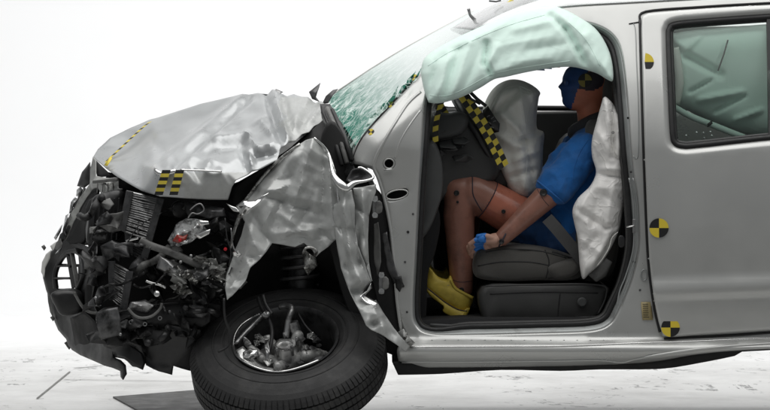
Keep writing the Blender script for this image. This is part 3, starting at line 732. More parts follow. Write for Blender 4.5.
# cowl strips between hood and windscreen
cow = crumple('cowl', [(320, 104, .5), (330, 104, .45), (338, 118, .3), (345, 138, .2), (351, 160, .12), (357, 172, .10), (346, 176, .12), (338, 160, .2), (330, 138, .3), (322, 118, .4)], [(334, 130, .22), (344, 158, .18)], 'dark_steel', car, amp=.006)
for k, (a, b, c, d, m) in enumerate(((327, 108, 347, 163, 'grey_plastic'), (332, 110, 352, 160, 'black_plastic'), (323, 112, 342, 165, 'black_plastic'))):
    tube('cowl_strip', [P(a, b, .28), P((a+c)/2+2, (b+d)/2, .17), P(c, d, .09)], .010, m, cow)
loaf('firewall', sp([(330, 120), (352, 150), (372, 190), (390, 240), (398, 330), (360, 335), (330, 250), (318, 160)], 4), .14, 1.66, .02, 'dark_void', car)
# torn scraps standing above the hood
crumple('torn_scrap', [(309, 92, .9), (314, 88, .9), (320, 83, .9), (318, 90, .88), (316, 97, .87), (320, 102, .85), (312, 99, .88)], [(315, 93, .86)], 'dark_steel', car, cuts=2)
crumple('torn_scrap', [(322, 104, .8), (326, 96, .8), (333, 90, .8), (338, 89, .8), (332, 96, .78), (328, 103, .78)], [], 'dark_steel', car, cuts=2)
crumple('torn_scrap', [(270, 93, 1.0), (276, 89, 1.0), (283, 92, 1.0), (279, 94, .98)], [], 'steel', car, cuts=2)

# ------------------------------------------------------------------ hood
hood_lines = tents([(249, 99, 172, 167, -.050, 7), (243, 98, 168, 162, .035, 9), (254, 104, 184, 166, .030, 8), (217, 141, 247, 136, .050, 7), (222, 147, 246, 143, -.030, 6), (247, 136, 258, 151, .045, 7), (258, 151, 278, 144, .040, 7), (252, 158, 276, 153, -.020, 6), (240, 146, 246, 168, -.030, 6), (249, 150, 252, 170, .030, 6),
    (273, 93, 287, 138, .055, 6), (266, 96, 281, 140, -.045, 6), (282, 95, 293, 134, -.035, 6), (268, 118, 255, 124, .030, 4.5), (262, 124, 274, 138, .025, 5), (302, 99, 292, 136, .024, 7), (314, 102, 300, 128, -.024, 6), (322, 106, 308, 124, .020, 5), (225, 165, 190, 158, .020, 7), (206, 170, 214, 158, .030, 6), (186, 172, 196, 186, .012, 6), (220, 172, 228, 186, .018, 6), (236, 104, 244, 128, .014, 8), (150, 122, 168, 150, .010, 10)])
hood = crumple('hood',
    [(93, 157, .80), (98, 149, .9), (110, 138, 1.0), (130, 128, 1.1), (150, 120, 1.15), (175, 112, 1.15), (200, 104, 1.1), (230, 97, 1.05), (258, 93, 1.0), (266, 94, .95), (275, 91.5, .98),
     (283, 93, .96), (287, 96, .95), (294, 94, .93), (302, 98, .9), (308, 97, .88), (315, 102, .84), (321, 101, .8), (327, 106, .75), (332, 109, .7), (329, 114, .6), (324, 116, .54), (322, 122, .48), (314, 126, .42), (309, 132, .36), (302, 134, .32), (296, 141, .25), (288, 143, .2), (280, 149, .14), (277, 160, .10), (262, 168, .07), (247, 175, .05), (236, 180, .04),
     (232, 187, .05), (228, 200, .08), (205, 199.5, .07), (180, 198, .06), (160, 196.5, .08), (142, 191, .22), (118, 177, .46), (106, 168, .62)],
    [(125, 150, .86), (150, 140, .88), (140, 165, .55), (180, 125, .94), (200, 120, .90), (165, 152, .62), (155, 163, .36), (225, 108, .93), (206, 136, .50), (190, 149, .38), (176, 161, .24), (247, 102, .90), (232, 120, .66), (232, 145, .27), (250, 153, .15), (268, 148, .14), (250, 164, .08), (235, 160, .12), (210, 160, .20),
     (260, 125, .44), (275, 125, .38), (290, 115, .52), (305, 112, .56), (305, 120, .47), (290, 130, .32), (268, 106, .72),
     (155, 168, .14), (162, 173, .05), (172, 171, .03), (184, 170, .05), (205, 171, .04), (226, 172, .05), (240, 170, .08), (170, 164, .14), (190, 165, .14), (160, 184, .06), (200, 185, .045), (220, 186, .05), (180, 184, .035)],
    ['hood_paint', 'paint_crumpled'], car, cuts=8, smooth=5, amp=.002, scale=10, seed=2, ridge=.0, sharp=50, lines=hood_lines, ldir=(0, -.6, .42), pick=lambda a, b: 1 if (a > 279+(b-95)*.15+9*noise.noise(Vector((a*.1, b*.1, 0))) and b > 97) or (b > 172.5 and a > 184) else 0)
crumple('under_hood_shade', [(108, 172, .7), (150, 180, .45), (232, 188, .3), (240, 206, .35), (236, 225, .5), (160, 215, .5), (118, 205, .6), (100, 192, .75)], [], 'dark_void', car, cuts=2)  # added dark sheet, stands for the shade in the gap below the hood
# far half of the tented hood
crumple('hood_far_half', [(110, 139, 1.02), (150, 121, 1.17), (200, 105, 1.12), (258, 94, 1.02), (305, 98.5, .92), (332, 111, .72), (345, 150, 1.5), (280, 165, 1.65), (200, 185, 1.68), (140, 195, 1.6), (112, 180, 1.4)], [(220, 140, 1.45), (280, 135, 1.3), (160, 155, 1.45)], 'hood_paint', car, amp=.01, seed=5)
# rolled edges of the fold, their highlight put in as bright metal
tube('folded_edge', [P(a, b, c) for a, b, c in sp([(154, 167, .13), (156, 171, .06), (161, 174, .035), (167, 173, .025), (176, 171, .02)], 4, False)], .010, 'bright_metal', hood)
tube('folded_edge', [P(a, b, c) for a, b, c in sp([(180, 170, .032), (200, 170.5, .03), (222, 171.5, .035)], 4, False)], .004, 'bright_metal', hood)
# tapes
n = 18
pts = [P(150-46.5*t+1.5*math.sin(t*3), 122+42*t**1.15, 1.0-.31*t) for t in np.linspace(0, 1, n)]
checker('check_tape', pts, Vector((.9, -.2, .3)).normalized(), .014, hood)
crumple('check_tape', [(104, 165, .62), (110, 157, .66), (112, 158, .64), (107, 166, .6)], [], 'tape_yellow', hood, cuts=1, smooth=0, amp=0)
for x0, x1 in ((166.5, 158.5), (180, 173.5)):
    pts = [P(x0+(x1-x0)*t, 170+25*t, .012-.0*t+(.03*max(0, (t-.55)))) for t in np.linspace(0, 1, 8)]
    checker('check_tape', pts, Vector((1, 0, 0)), .034, hood, flip=1)
# ------------------------------------------------------------------ near front wing, torn open
wing_lines = tents([(313, 140, 284, 242, 0.0211, 9), (306, 142, 268, 236, -0.0174, 8), (299, 148, 248, 214, 0.0174, 9), (290, 154, 252, 200, -0.0149, 6), (324, 154, 320, 246, -0.0186, 8), (329, 160, 334, 238, 0.0174, 7), (262, 188, 332, 206, 0.0149, 7), (258, 194, 326, 216, -0.0124, 6), (274, 234, 338, 226, 0.0149, 7), (244, 216, 262, 262, 0.0161, 8), (252, 212, 270, 246, -0.0149, 7), (240, 262, 252, 246, 0.0124, 6), (308, 176, 288, 206, 0.0136, 6), (316, 186, 300, 226, -0.0136, 6), (280, 214, 312, 236, 0.0124, 6), (300, 162, 322, 172, 0.0112, 6), (272, 208, 262, 228, 0.0099, 5), (230, 288, 248, 262, 0.0136, 6), (312, 222, 334, 244, -0.0112, 6), (290, 182, 276, 190, 0.0124, 5)])
wing = crumple('front_wing',
    [(300, 144, .08), (306, 140, .06), (313, 138, .04), (320, 143, .05), (326, 150, .06), (331, 160, .05), (334, 172, .03), (336, 186, .02), (338, 204, .01), (343, 225, .0), (341, 236, .0), (334, 241, .02), (328, 247, .02), (321, 252, .03), (316, 257, .03), (312, 250, .03),
     (304, 243, .02), (295, 247, .02), (284, 245, .02), (272, 243, .02), (266, 252, .0), (258, 261, .0), (250, 268, -.02), (246, 280, -.02), (240, 287, -.03), (233, 295, -.02), (227, 300, -.02), (225, 288, .0), (226, 276, .03), (231, 262, .05), (235, 250, .05), (241, 236, .05), (245, 222, .06), (240, 214, .08), (236, 206, .1),
     (246, 198, .1), (254, 189, .12), (266, 175, .12), (280, 160, .1)],
    [(302, 155, 0.003), (310, 150, -0.005), (310, 175, 0.022), (300, 185, 0.003), (270, 190, 0.039), (296, 202, 0.029), (325, 200, 0.014), (254, 210, 0.022), (284, 214, 0.029), (316, 215, 0.029), (252, 225, 0.014), (276, 230, 0.022), (306, 236, 0.022), (248, 240, 0.003), (245, 255, 0.014), (236, 280, 0.014)],
    'paint_crumpled', car, cuts=10, smooth=5, amp=.002, scale=24, seed=8, ridge=.0, crease=.005, cscale=4.5, sharp=40, lines=wing_lines)
tube('torn_edge', [P(a, b, c) for a, b, c in sp([(300, 144, .07), (280, 159, .09), (262, 178, .11), (247, 198, .09), (240, 207, .09)], 4, False)], .006, 'torn_metal', wing)
tube('torn_edge', [P(a, b, c) for a, b, c in sp([(314, 138, .03), (326, 149, .05), (333, 166, .03), (337, 186, .0), (339, 205, -.01), (345, 226, -.01)], 4, False)], .005, 'bright_metal', wing)
# scraps round the torn front edge of the wing
for i, o in enumerate(([(236, 206, .02), (244, 201, .0), (256, 200, .01), (262, 196, .0), (270, 192, .02), (262, 200, .0), (252, 208, -.02), (246, 214, .0), (240, 216, .02), (246, 206, -.02)],
                       [(238, 214, .0), (243, 214, -.02), (236, 228, -.01), (232, 244, .0), (230, 250, .02), (231, 236, .02)],
                       [(226, 203, .05), (236, 207, .03), (240, 212, .02), (233, 211, .03)],
                       [(232, 252, .0), (238, 251, -.02), (242, 254, .0), (238, 257, -.01), (233, 256, .0)])):
    crumple('torn_flap', o, [], 'bright_metal' if i != 1 else 'torn_metal', wing, cuts=3, amp=.006, seed=20+i)
crumple('torn_tab', [(305, 250, .03), (310, 254, .0), (316, 258, .02), (317, 266, .0), (312, 271, .03), (308, 275, .02), (304, 268, .0), (304, 258, .02)], [(310, 262, -.02)], 'torn_metal', wing, cuts=3, amp=.006, seed=31)
tube('torn_tab_edge', [P(a, b, .0) for a, b in sp([(303, 254), (306, 248), (313, 248), (317, 252), (314, 256)], 3, False)], .006, 'torn_metal', wing, seg=6)
# rear half of the wing, folded into two upright bands
rw = crumple('wing_rear_band',
    [(331, 162, .06), (335, 170, -.02), (337, 182, -.03), (344, 189, -.04), (352, 190, -.02), (355, 205, -.04), (355, 228, -.03), (358, 246, -.05), (366, 268, -.04), (371, 282, -.03), (364, 290, .0), (361, 296, -.03), (366, 303, -.05), (376, 300, -.02), (383, 312, -.06), (394, 328, -.05), (403, 339, -.05), (410, 346, -.02), (406, 352, -.02), (396, 344, -.07),
     (384, 336, -.09), (372, 330, -.10), (366, 325, -.10), (358, 308, -.07), (348, 288, -.05), (341, 268, -.03), (337, 248, -.01), (334, 225, .0), (331, 205, .0), (329, 185, .03)],
    [(345, 205, -.07), (344, 230, -.02), (350, 225, -.06), (348, 250, -.07), (354, 262, -.02), (356, 278, -.07), (362, 300, -.04), (370, 314, -.10), (374, 322, -.06), (384, 325, -.09), (338, 200, .02), (340, 235, -.04), (352, 290, -.03)],
    'paint_crumpled', car, cuts=7, smooth=4, amp=.002, scale=12, seed=11, crease=.005, cscale=5, sharp=50, lines=tents([(340, 192, 352, 262, .024, 7), (352, 262, 384, 330, .022, 7), (348, 200, 360, 262, -.020, 6), (360, 262, 392, 334, -.018, 6), (336, 200, 350, 280, -.016, 6), (366, 322, 384, 314, .018, 6), (352, 286, 364, 282, .016, 6)]))
rb = crumple('wing_rear_fold', [(353, 188, -.02), (362, 187, -.03), (376, 184, .0), (376, 192, .0), (372, 202, -.02), (369, 216, .0), (368, 240, -.02), (369, 262, .0), (372, 281, -.02), (369, 283, .0), (362, 268, .02), (357, 250, .0), (355, 230, -.02), (355, 208, .0)],
    [(362, 200, -.05), (364, 220, -.05), (360, 235, -.01), (363, 250, -.045), (367, 268, -.03), (370, 192, -.03)], 'paint_crumpled', car, cuts=7, smooth=4, amp=.002, scale=12, seed=13, crease=.003, cscale=6, sharp=50, lines=tents([(362, 190, 366, 262, .022, 6), (370, 190, 366, 250, -.016, 5)]))
tube('bright_fold', [P(a, b, c) for a, b, c in sp([(327, 150, .06), (330, 158, .03), (332, 170, -.01), (335, 178, -.04), (341, 185, -.06), (347, 188, -.06), (354, 183, -.05), (365, 181, -.03), (373, 178, -.01), (370, 173, .01), (362, 168, .03), (358, 168, .03)], 5, False)],
     [.005+.013*math.exp(-((i-21)/9.0)**2) for i in range(56)], 'bright_metal', rb)
crumple('wing_corner', [(352, 170, .05), (360, 168, .04), (369, 173, .02), (374, 179, .0), (364, 182, .01), (354, 184, .02), (346, 180, .05)], [(358, 176, .07)], 'dark_steel', rb, cuts=3, amp=.008)
crumple('bent_flange', [(360, 296, -.06), (367, 291, -.04), (371, 283, -.03), (372, 288, -.02), (366, 295, -.03), (378, 303, -.06), (376, 308, -.07), (366, 303, -.07)], [], 'bright_metal', rb, cuts=3, amp=.005)

# hinge pillar recess, its shade put in as a near-black slab, with folds
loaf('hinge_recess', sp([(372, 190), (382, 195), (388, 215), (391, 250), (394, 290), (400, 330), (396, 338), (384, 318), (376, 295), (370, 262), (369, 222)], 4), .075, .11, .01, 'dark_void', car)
for o, m in (([(374, 224, .06), (378, 222, .04), (380, 240, .05), (381, 262, .04), (377, 276, .06), (374, 262, .06)], 'grey_plastic'), ([(382, 234, .05), (387, 232, .04), (391, 252, .05), (396, 270, .05), (400, 278, .04), (394, 284, .06), (386, 266, .06)], 'dark_steel'),
             ([(395, 278, .03), (401, 275, .02), (404, 284, .02), (400, 292, .03), (396, 288, .04)], 'black_plastic')):
    crumple('recess_bracket', o, [], m, car, cuts=4, amp=.01, seed=len(o))
for i in range(4):
    o = [(398+i*1.5, 332+i*3, .0), (404+i*2, 329+i*3, -.03), (409+i*2, 337+i*2, -.02), (404+i, 343+i*2, -.01)]
    crumple('torn_sill_end', o, [(404+i, 337+i*2, -.05)], 'torn_metal' if i % 2 else 'primer', car, cuts=3, amp=.01, seed=40+i)

# ------------------------------------------------------------------ front end, crushed
rs = random.Random(12)
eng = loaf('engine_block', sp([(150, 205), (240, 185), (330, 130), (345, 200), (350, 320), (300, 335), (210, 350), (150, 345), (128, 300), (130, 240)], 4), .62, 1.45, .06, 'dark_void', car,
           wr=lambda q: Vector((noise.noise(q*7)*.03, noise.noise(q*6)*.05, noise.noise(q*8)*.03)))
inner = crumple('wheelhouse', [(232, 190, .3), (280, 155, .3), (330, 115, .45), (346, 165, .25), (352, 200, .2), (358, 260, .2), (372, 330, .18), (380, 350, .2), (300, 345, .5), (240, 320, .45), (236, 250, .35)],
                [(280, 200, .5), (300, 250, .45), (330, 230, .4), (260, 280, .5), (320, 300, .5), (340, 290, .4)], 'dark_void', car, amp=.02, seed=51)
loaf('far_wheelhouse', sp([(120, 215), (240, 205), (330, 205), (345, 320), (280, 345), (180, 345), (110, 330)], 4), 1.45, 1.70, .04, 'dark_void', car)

# black plastic bumper skin with its three-slot opening
def y_bump(a, b): return .95-.75*sstep(42, 130, a)+.02*noise.noise(Vector((a*.05, b*.05, 0)))
bo = [(64, 236), (70, 240), (82, 244), (96, 250), (100, 264), (96, 282), (92, 300), (100, 318), (112, 330), (126, 340), (143, 352), (146, 362), (143, 370), (134, 366), (124, 359), (114, 357), (121, 360), (126, 365), (127, 374), (123, 380), (120.5, 377), (120, 371), (113, 368), (104, 365.5), (94, 361), (80, 355), (72, 350), (68, 345), (66, 339), (58, 330), (53, 318), (50, 300), (46, 290), (43, 278), (42, 270), (46, 258), (55, 246)]
slots = [[(60.5, 263.5), (65, 255.5), (71, 252.5), (78, 254), (79, 264)], [(56.5, 268), (61, 267), (78, 267), (78, 277), (57, 277)], [(56, 280), (65, 279.5), (77, 279.5), (75, 288.5), (59, 288.5), (56, 286)]]
bum = panel('bumper_skin', bo, slots, y_bump, 4, 'black_plastic', car, thick=.006, roll=(3, .02), hroll=(2, .015))
tube('slot_arch', [P(a, b, y_bump(a, b)-.01) for a, b in sp([(56, 288), (55, 275), (59, 263), (66, 254), (75, 251), (82, 256), (85, 268), (82, 280), (78, 290)], 4, False)], .012, 'black_plastic', bum)
for a, b, c, d in ((55, 278, 71, 278), (58, 266, 72, 266), (72, 253, 78, 288), (68, 252, 74, 288)):
    bar('slot_bar', P(a, b, y_bump(a, b)-.012), P(c, d, y_bump(c, d)-.012), .02, .008, 'grey_plastic' if c > 74 else 'black_plastic', bum)
for k, o in enumerate(([(42, 262), (46, 254), (51, 250), (50, 258), (45, 268), (44, 278), (41, 272)], [(47, 291), (50, 296), (52, 306), (53, 318), (50, 312), (48, 302)], [(50, 246), (55, 242), (60, 241), (52, 251)])):
    crumple('scuffed_edge', [(a, b, y_bump(a, b)-.02) for a, b in o], [], 'white_label' if k != 1 else 'grey_plastic', bum, cuts=2, amp=.006, seed=60+k)
for a, b in ((43, 247.5), (66, 344), (52, 318.5), (68, 347)):
    crumple('plastic_splinter', [(a-2, b-1, .9), (a+1, b-3, .9), (a+3, b, .9), (a+1, b+3, .9)], [], 'grey_plastic', bum, cuts=1)
loaf('fog_lamp_housing', sp([(50, 295), (57, 291), (69, 290), (79, 292), (83, 300), (81, 312), (62, 316), (54, 306)], 4), .56, .72, .03, 'black_plastic', car)
loaf('bumper_core', sp([(88, 200), (130, 195), (150, 240), (150, 345), (112, 345), (88, 330), (84, 290), (92, 262), (86, 240)], 4), .52, 1.3, .05, 'dark_void', car)

tube('bumper_moulding', [P(a, b, .42) for a, b in sp([(74, 292), (80, 303), (86, 310), (95, 313), (110, 311), (122, 305)], 5, False)], .006, 'grey_plastic', car)
# lower splash shields
for k, (o, m) in enumerate((([(98, 336, .3), (118, 330, .2), (124, 340, .18), (142, 346, .2), (146, 358, .22), (142, 368, .25), (132, 366, .25), (118, 352, .28), (104, 346, .3)], 'black_plastic'),
             ([(130, 330, .25), (170, 325, .15), (200, 330, .12), (205, 350, .2), (196, 372, .25), (173, 366, .2), (172, 375, .22), (158, 371, .22), (146, 365, .22), (143, 352, .24)], 'black_plastic'),
             ([(104, 335, .2), (120, 332, .16), (122, 342, .17), (108, 346, .22)], 'grey_plastic'),
             ([(150, 300, .3), (190, 300, .2), (220, 305, .2), (224, 330, .25), (205, 352, .25), (165, 345, .25), (148, 330, .3)], 'dark_void'),
             ([(70, 318, .7), (84, 312, .5), (96, 322, .4), (104, 345, .4), (92, 358, .5), (76, 350, .7)], 'dark_void'))):
    crumple('splash_shield', o, [], m, car, cuts=5, amp=.012, scale=9, seed=70+k, ridge=.006)
# grey frame round the lost headlamp on the leading corner
fr = crumple('grille_frame', [(93, 157, .72), (96, 160, .7), (96, 176, .66), (110, 178, .55), (118, 177, .5), (118.5, 188, .48), (123, 189, .46), (112, 191, .5), (103, 197, .5), (98, 188, .6), (92, 190, .66), (86, 198, .7), (80, 208, .74), (77, 216, .76), (74, 221, .76), (70, 232, .8), (67, 240, .8), (63, 240, .82), (67, 226, .8), (71, 213, .78), (75, 207, .78), (80, 197, .74), (87, 188, .7), (90, 183, .7), (90, 170, .72)],
    [(93, 182, .62), (105, 184, .5)], 'primer', car, cuts=4, amp=.006, seed=81)
bar('frame_rib', P(94, 182, .56), P(117, 179.5, .46), .02, .012, 'grey_plastic', fr)
for k in range(4): bar('frame_rib', P(98+k*5, 183, .5), P(97+k*5.5, 193-k*.8, .5), .004, .01, 'grey_plastic', fr)
crumple('headlamp_panel', [(94, 158, .76), (112, 176, .6), (97, 177, .66), (95, 165, .72)], [], 'black_plastic', car, cuts=3)
crumple('headlamp_panel', [(90, 162, .78), (92, 182, .74), (84, 188, .8), (77, 186, .84), (82, 172, .82)], [(86, 178, .76)], 'black_plastic', car, cuts=3)
crumple('headlamp_panel', [(92, 184, .80), (100, 186, .7), (96, 215, .72), (88, 245, .76), (64, 246, .88), (62, 238, .9), (72, 214, .86), (82, 194, .84)], [], 'black_plastic', car, cuts=3)
crumple('headlamp_panel', [(92, 192, .68), (98, 190, .62), (96, 205, .6), (90, 225, .62), (84, 242, .66), (70, 244, .74), (66, 240, .78), (78, 218, .74), (84, 204, .72)], [(86, 222, .6)], 'dark_void', car, cuts=4)
for k, o in enumerate(([(77, 190), (81, 186), (83, 190), (80, 197), (76, 196)], [(71, 202), (75, 197), (78, 199), (74, 207), (71, 212), (69, 214)], [(66, 216), (69, 214), (67, 224), (63, 230)], [(54, 238), (60, 228), (63, 224), (61, 232), (56, 241)], [(83, 186), (86, 188), (83, 195), (81, 196)], [(58, 249), (62, 244), (60, 252), (55, 254)])):
    crumple('lens_shard', [(a, b, .8) for a, b in o], [(sum(p[0] for p in o)/len(o), sum(p[1] for p in o)/len(o), .76)], 'clear_lens', car, cuts=2, amp=.01, seed=90+k)
for k in range(7):
    a, b = 83-k*3.8, 196+k*8
    crumple('black_splinter', [(a-4, b-2, .82), (a, b-6, .8), (a+2, b, .78), (a-2, b+6, .8), (a-6, b+5, .82)], [], 'black_plastic' if k % 3 else 'grey_plastic', car, cuts=2, amp=.01, seed=100+k)
# headlamp housing
loaf('headlamp_housing', sp([(92, 200), (108, 192), (122, 192), (124, 210), (122, 232), (112, 242), (94, 246), (86, 238)], 4), .36, .62, .04, 'black_plastic', car, wr=lambda q: Vector((noise.noise(q*14)*.02, noise.noise(q*12)*.03, 0)))
for k in range(6): bar('housing_rib', P(96+k*4.6, 198, .35), P(92+k*4.9, 240, .35), .006, .012, 'black_plastic', car)
# radiator and condenser with fins
def finned(name, A, B, C, Dd, y0, y1, nf, parent, fr_m='dark_steel', fin_m='dark_steel'):
    f = mesh(name, [P(*p, y) for p, y in ((A, y0), (B, y1), (C, y1), (Dd, y0))]+[P(*p, y+.05) for p, y in ((A, y0), (B, y1), (C, y1), (Dd, y0))],
             [(0, 1, 2, 3), (4, 7, 6, 5), (0, 4, 5, 1), (1, 5, 6, 2), (2, 6, 7, 3), (3, 7, 4, 0)], 'dark_void', parent, smooth=False)
    for k in range(nf):
        t = (k+.5)/nf
        p = P(*A, y0).lerp(P(*Dd, y0), t); q = P(*B, y1).lerp(P(*C, y1), t)
        bw = Vector((0, 0, rs.uniform(-.004, .004))); mid = (p+q)/2+bw
        tube('fin', [p+Vector((0, -.006, 0)), mid+Vector((0, -.008, 0)), q+Vector((0, -.006, 0))], .0042, fin_m, f, seg=4, smooth=False)
    for p, q in (((A, y0), (Dd, y0)), ((B, y1), (C, y1))):
        bar('side_tank', P(*p[0], p[1]-.01), P(*q[0], q[1]-.01), .03, .02, fr_m, f)
    return f
finned('radiator', (130, 191), (161, 198), (149, 240), (122, 231), .26, .2, 19, car, fin_m='steel')
finned('condenser', (112, 261), (130, 271), (124, 309), (113, 300), .28, .2, 17, car, fin_m='steel')
finned('oil_cooler', (128, 229), (150, 240), (143, 262), (130, 254), .3, .26, 9, car)
# chassis rail end and brackets
rail_end = loaf('chassis_rail', sp([(96, 314), (118, 308), (160, 303), (205, 306), (205, 326), (150, 330), (120, 336), (101, 338)], 3), .16, .26, .012, 'black_plastic', car, wr=lambda q: Vector((0, noise.noise(q*11)*.04, noise.noise(q*9)*.02)))
for k in range(12):
    a, b = rs.uniform(98, 200), rs.uniform(304, 350); s = rs.uniform(6, 14)
    crumple('crushed_rail_plate', [(a+s*1.2*math.cos(t), b+s*.6*math.sin(t), .13+rs.uniform(-.04, .05)) for t in (0.2, 1.1, 2.4, 3.5, 4.4, 5.4)], [(a, b, .1)], rs.choice(['black_plastic', 'dark_steel', 'dark_void']), car, cuts=3, smooth=1, amp=.008, seed=600+k)
for a, b in ((104, 322), (110, 328), (112, 318), (131, 322), (145, 324), (160, 318)):
    lathe('rail_hole', [(0, .008), (.004, .009), (.004, .005), (-.01, .004)], P(a, b, .12), (0, -1, 0), 'steel', rail_end, 12)
tube('crash_bar', [P(a, b, .06) for a, b in sp([(140, 240), (152, 246), (175, 254), (200, 266), (214, 272)], 4, False)], .015, 'grey_plastic', car, flat=.6)
crumple('rail_end_plate', [(96, 312, .07), (107, 309, .05), (118, 307, .06), (120, 320, .05), (122, 335, .07), (111, 337, .05), (101, 340, .08), (97, 326, .06)], [(109, 322, .035)], 'dark_steel', car, cuts=4, smooth=3, amp=.006, seed=801)
crumple('support_panel', [(100, 246, .3), (112, 240, .26), (128, 246, .24), (130, 258, .22), (112, 258, .28), (104, 262, .3)], [(115, 250, .22)], 'dark_steel', car, cuts=4, smooth=3, amp=.006, seed=802)
crumple('support_panel', [(160, 256, .12), (176, 262, .1), (192, 270, .08), (186, 280, .1), (170, 276, .1), (156, 268, .13)], [(174, 269, .06)], 'steel', car, cuts=4, smooth=3, amp=.008, seed=803)
crumple('support_panel', [(196, 204, .12), (224, 208, .1), (226, 216, .1), (208, 218, .08), (194, 214, .12)], [(210, 211, .06)], 'dark_steel', car, cuts=4, smooth=3, amp=.008, seed=804)
tube('hook', [P(a, b, .1) for a, b in sp([(128, 308), (134, 315), (142, 318), (152, 316), (160, 309), (162, 303)], 5, False)], .006, 'grey_plastic', car)
bar('latch_bar', P(126, 241, .2), P(139, 238, .18), .012, .010, 'bright_metal', car, .004)
tube('bright_pipe', [P(a, b, .12) for a, b in sp([(146, 281), (152, 283), (160, 285), (166, 288)], 3, False)], .006, 'bright_metal', car)
lathe('bolt_head', [(0, .012), (.01, .012), (.014, .006), (.014, 0)], P(157, 294, .1), (0, -1, .2), 'bright_metal', car, 12)
# broken indicator lamp
lamp = crumple('indicator_lamp', [(171, 246, .1), (168, 240, .08), (176, 224, .08), (186, 218, .1), (198, 219, .06), (206, 222, .08), (203, 228, .04), (210, 232, .06), (206, 236, .1), (196, 238, .04), (190, 243, .06), (180, 246, .04)],
               [(182, 232, .02), (194, 228, .03), (188, 238, .05), (176, 238, .04)], 'clear_lens', car, cuts=4, amp=.012, scale=30, seed=120, ridge=.008)
crumple('red_lens', [(172, 241, .04), (177, 234, .02), (183, 236, .02), (188, 234, .03), (186, 240, .02), (179, 243, .02)], [(180, 238, .005)], 'red_lens', lamp, cuts=3, amp=.008, seed=121)
crumple('lamp_reflector', [(196, 220, .02), (208, 221, .0), (209, 224, .0), (199, 226, .01)], [], 'bright_metal', lamp, cuts=2, amp=.006)
crumple('lamp_reflector', [(194, 236, .02), (205, 231, .0), (210, 229, .0), (209, 234, .0), (200, 239, .01)], [], 'bright_metal', lamp, cuts=2, amp=.006)
tube('lamp_wire', [P(a, b, .03) for a, b in sp([(190, 210), (196, 205), (201, 204), (204, 210), (198, 214), (192, 213), (188, 218)], 4, False)], .003, 'steel', lamp, seg=5)
for a, b in ((225.5, 249), (180, 240)): lathe('red_cap', [(0, .007), (.012, .007), (.014, 0)], P(a, b, .0), (0, -1, 0), 'red_plastic', car, 10)
# crumpled inner wing apron in shredded folds
for k in range(30):
    a = 172+k*2.35+rs.uniform(-5, 5); b = 276+9*math.sin(k*.33)-max(0, k-18)*1.2+rs.uniform(-10, 12); s = rs.uniform(5, 12)
    nn = rs.randint(5, 7); o = []
    for i in range(nn):
        t = 2*math.pi*i/nn+rs.uniform(-.3, .3); r = s*rs.uniform(.5, 1.15)
        o.append((a+r*math.cos(t)*1.2, b+r*math.sin(t)*.8, .06+rs.uniform(-.06, .08)))
    crumple('shredded_apron', o, [(a, b, rs.uniform(-.03, .1))], rs.choice(['torn_metal', 'torn_metal', 'primer', 'dark_steel']), car, cuts=4, smooth=1, amp=.014, scale=30, seed=130+k, ridge=.008)

# debris filling the crushed bay: brackets, hoses, wires, ribbed boxes
zone = [(92, 196), (160, 200), (228, 204), (236, 230), (226, 262), (220, 300), (196, 345), (150, 345), (108, 340), (92, 300), (86, 262)]
def zpt():
    while True:
        a, b = rs.uniform(84, 240), rs.uniform(196, 350)
        if inside(np.array([(a, b)]), zone)[0] and not (118 < a < 168 and b < 243) and not (106 < a < 136 and 256 < b < 314) and not (165 < a < 212 and 214 < b < 248): return a, b
for k in range(95):
    a, b = zpt(); s = rs.uniform(4, 12); y = rs.uniform(.08, .42); nn = rs.randint(4, 7); o = []
    el = rs.uniform(.45, 1.6); ro = rs.uniform(0, 3.1)
    for i in range(nn):
        t = 2*math.pi*i/nn+rs.uniform(-.25, .25); r = s*rs.uniform(.55, 1.1); u, v = r*math.cos(t)*el, r*math.sin(t)/el
        o.append((a+u*math.cos(ro)-v*math.sin(ro), b+u*math.sin(ro)+v*math.cos(ro), y+rs.uniform(-.05, .05)))
    crumple('bent_bracket', o, [(a, b, y+rs.uniform(-.06, .02))], rs.choice(['black_plastic']*6+['dark_steel']*6+['grey_plastic']*3+['steel']+['dark_void']*2), car, cuts=3, smooth=1, amp=.008, scale=24, seed=170+k, ridge=.003)
for k in range(26):
    a, b = zpt(); y = rs.uniform(.03, .3); pts = [(a, b)]; an = rs.uniform(0, 6.3)
    for i in range(rs.randint(3, 5)):
        an += rs.uniform(-.9, .9); a += math.cos(an)*rs.uniform(6, 13); b += math.sin(an)*rs.uniform(5, 11); pts.append((a, b))
    pts = [p for p in pts if 70 < p[0] < 248 and 196 < p[1] < 352]
    if len(pts) < 3: continue
    tube('hose' if k % 3 else 'wire', [P(p[0], p[1], y+.03*math.sin(i*.7)) for i, p in enumerate(sp(pts, 5, False))], rs.choice([.004, .006, .011, .015]) if k % 3 else .0025, rs.choice(['rubber', 'black_plastic', 'rubber', 'dark_steel', 'grey_plastic']), car, seg=7)
for k in range(9):
    a, b = zpt(); y = rs.uniform(.2, .38)
    lathe('pulley' if k % 2 else 'canister', [(0, 0), (0, .012), (.004, .02+.016*rs.random()), (.02, .03), (.026, .024), (.034, .03), (.06, .03), (.066, .02), (.066, 0)], P(a, b, y), (rs.uniform(-.6, .6), -1, rs.uniform(-.4, .6)), rs.choice(['dark_steel', 'black_plastic', 'black_plastic', 'steel']), car, 20)
for k in range(7):
    a, b = zpt(); lathe('bolt_head', [(0, .006), (.005, .006), (.007, .003), (.007, 0)], P(a, b, rs.uniform(.0, .12)), (rs.uniform(-.3, .3), -1, .2), rs.choice(['steel', 'dark_steel']), car, 8)
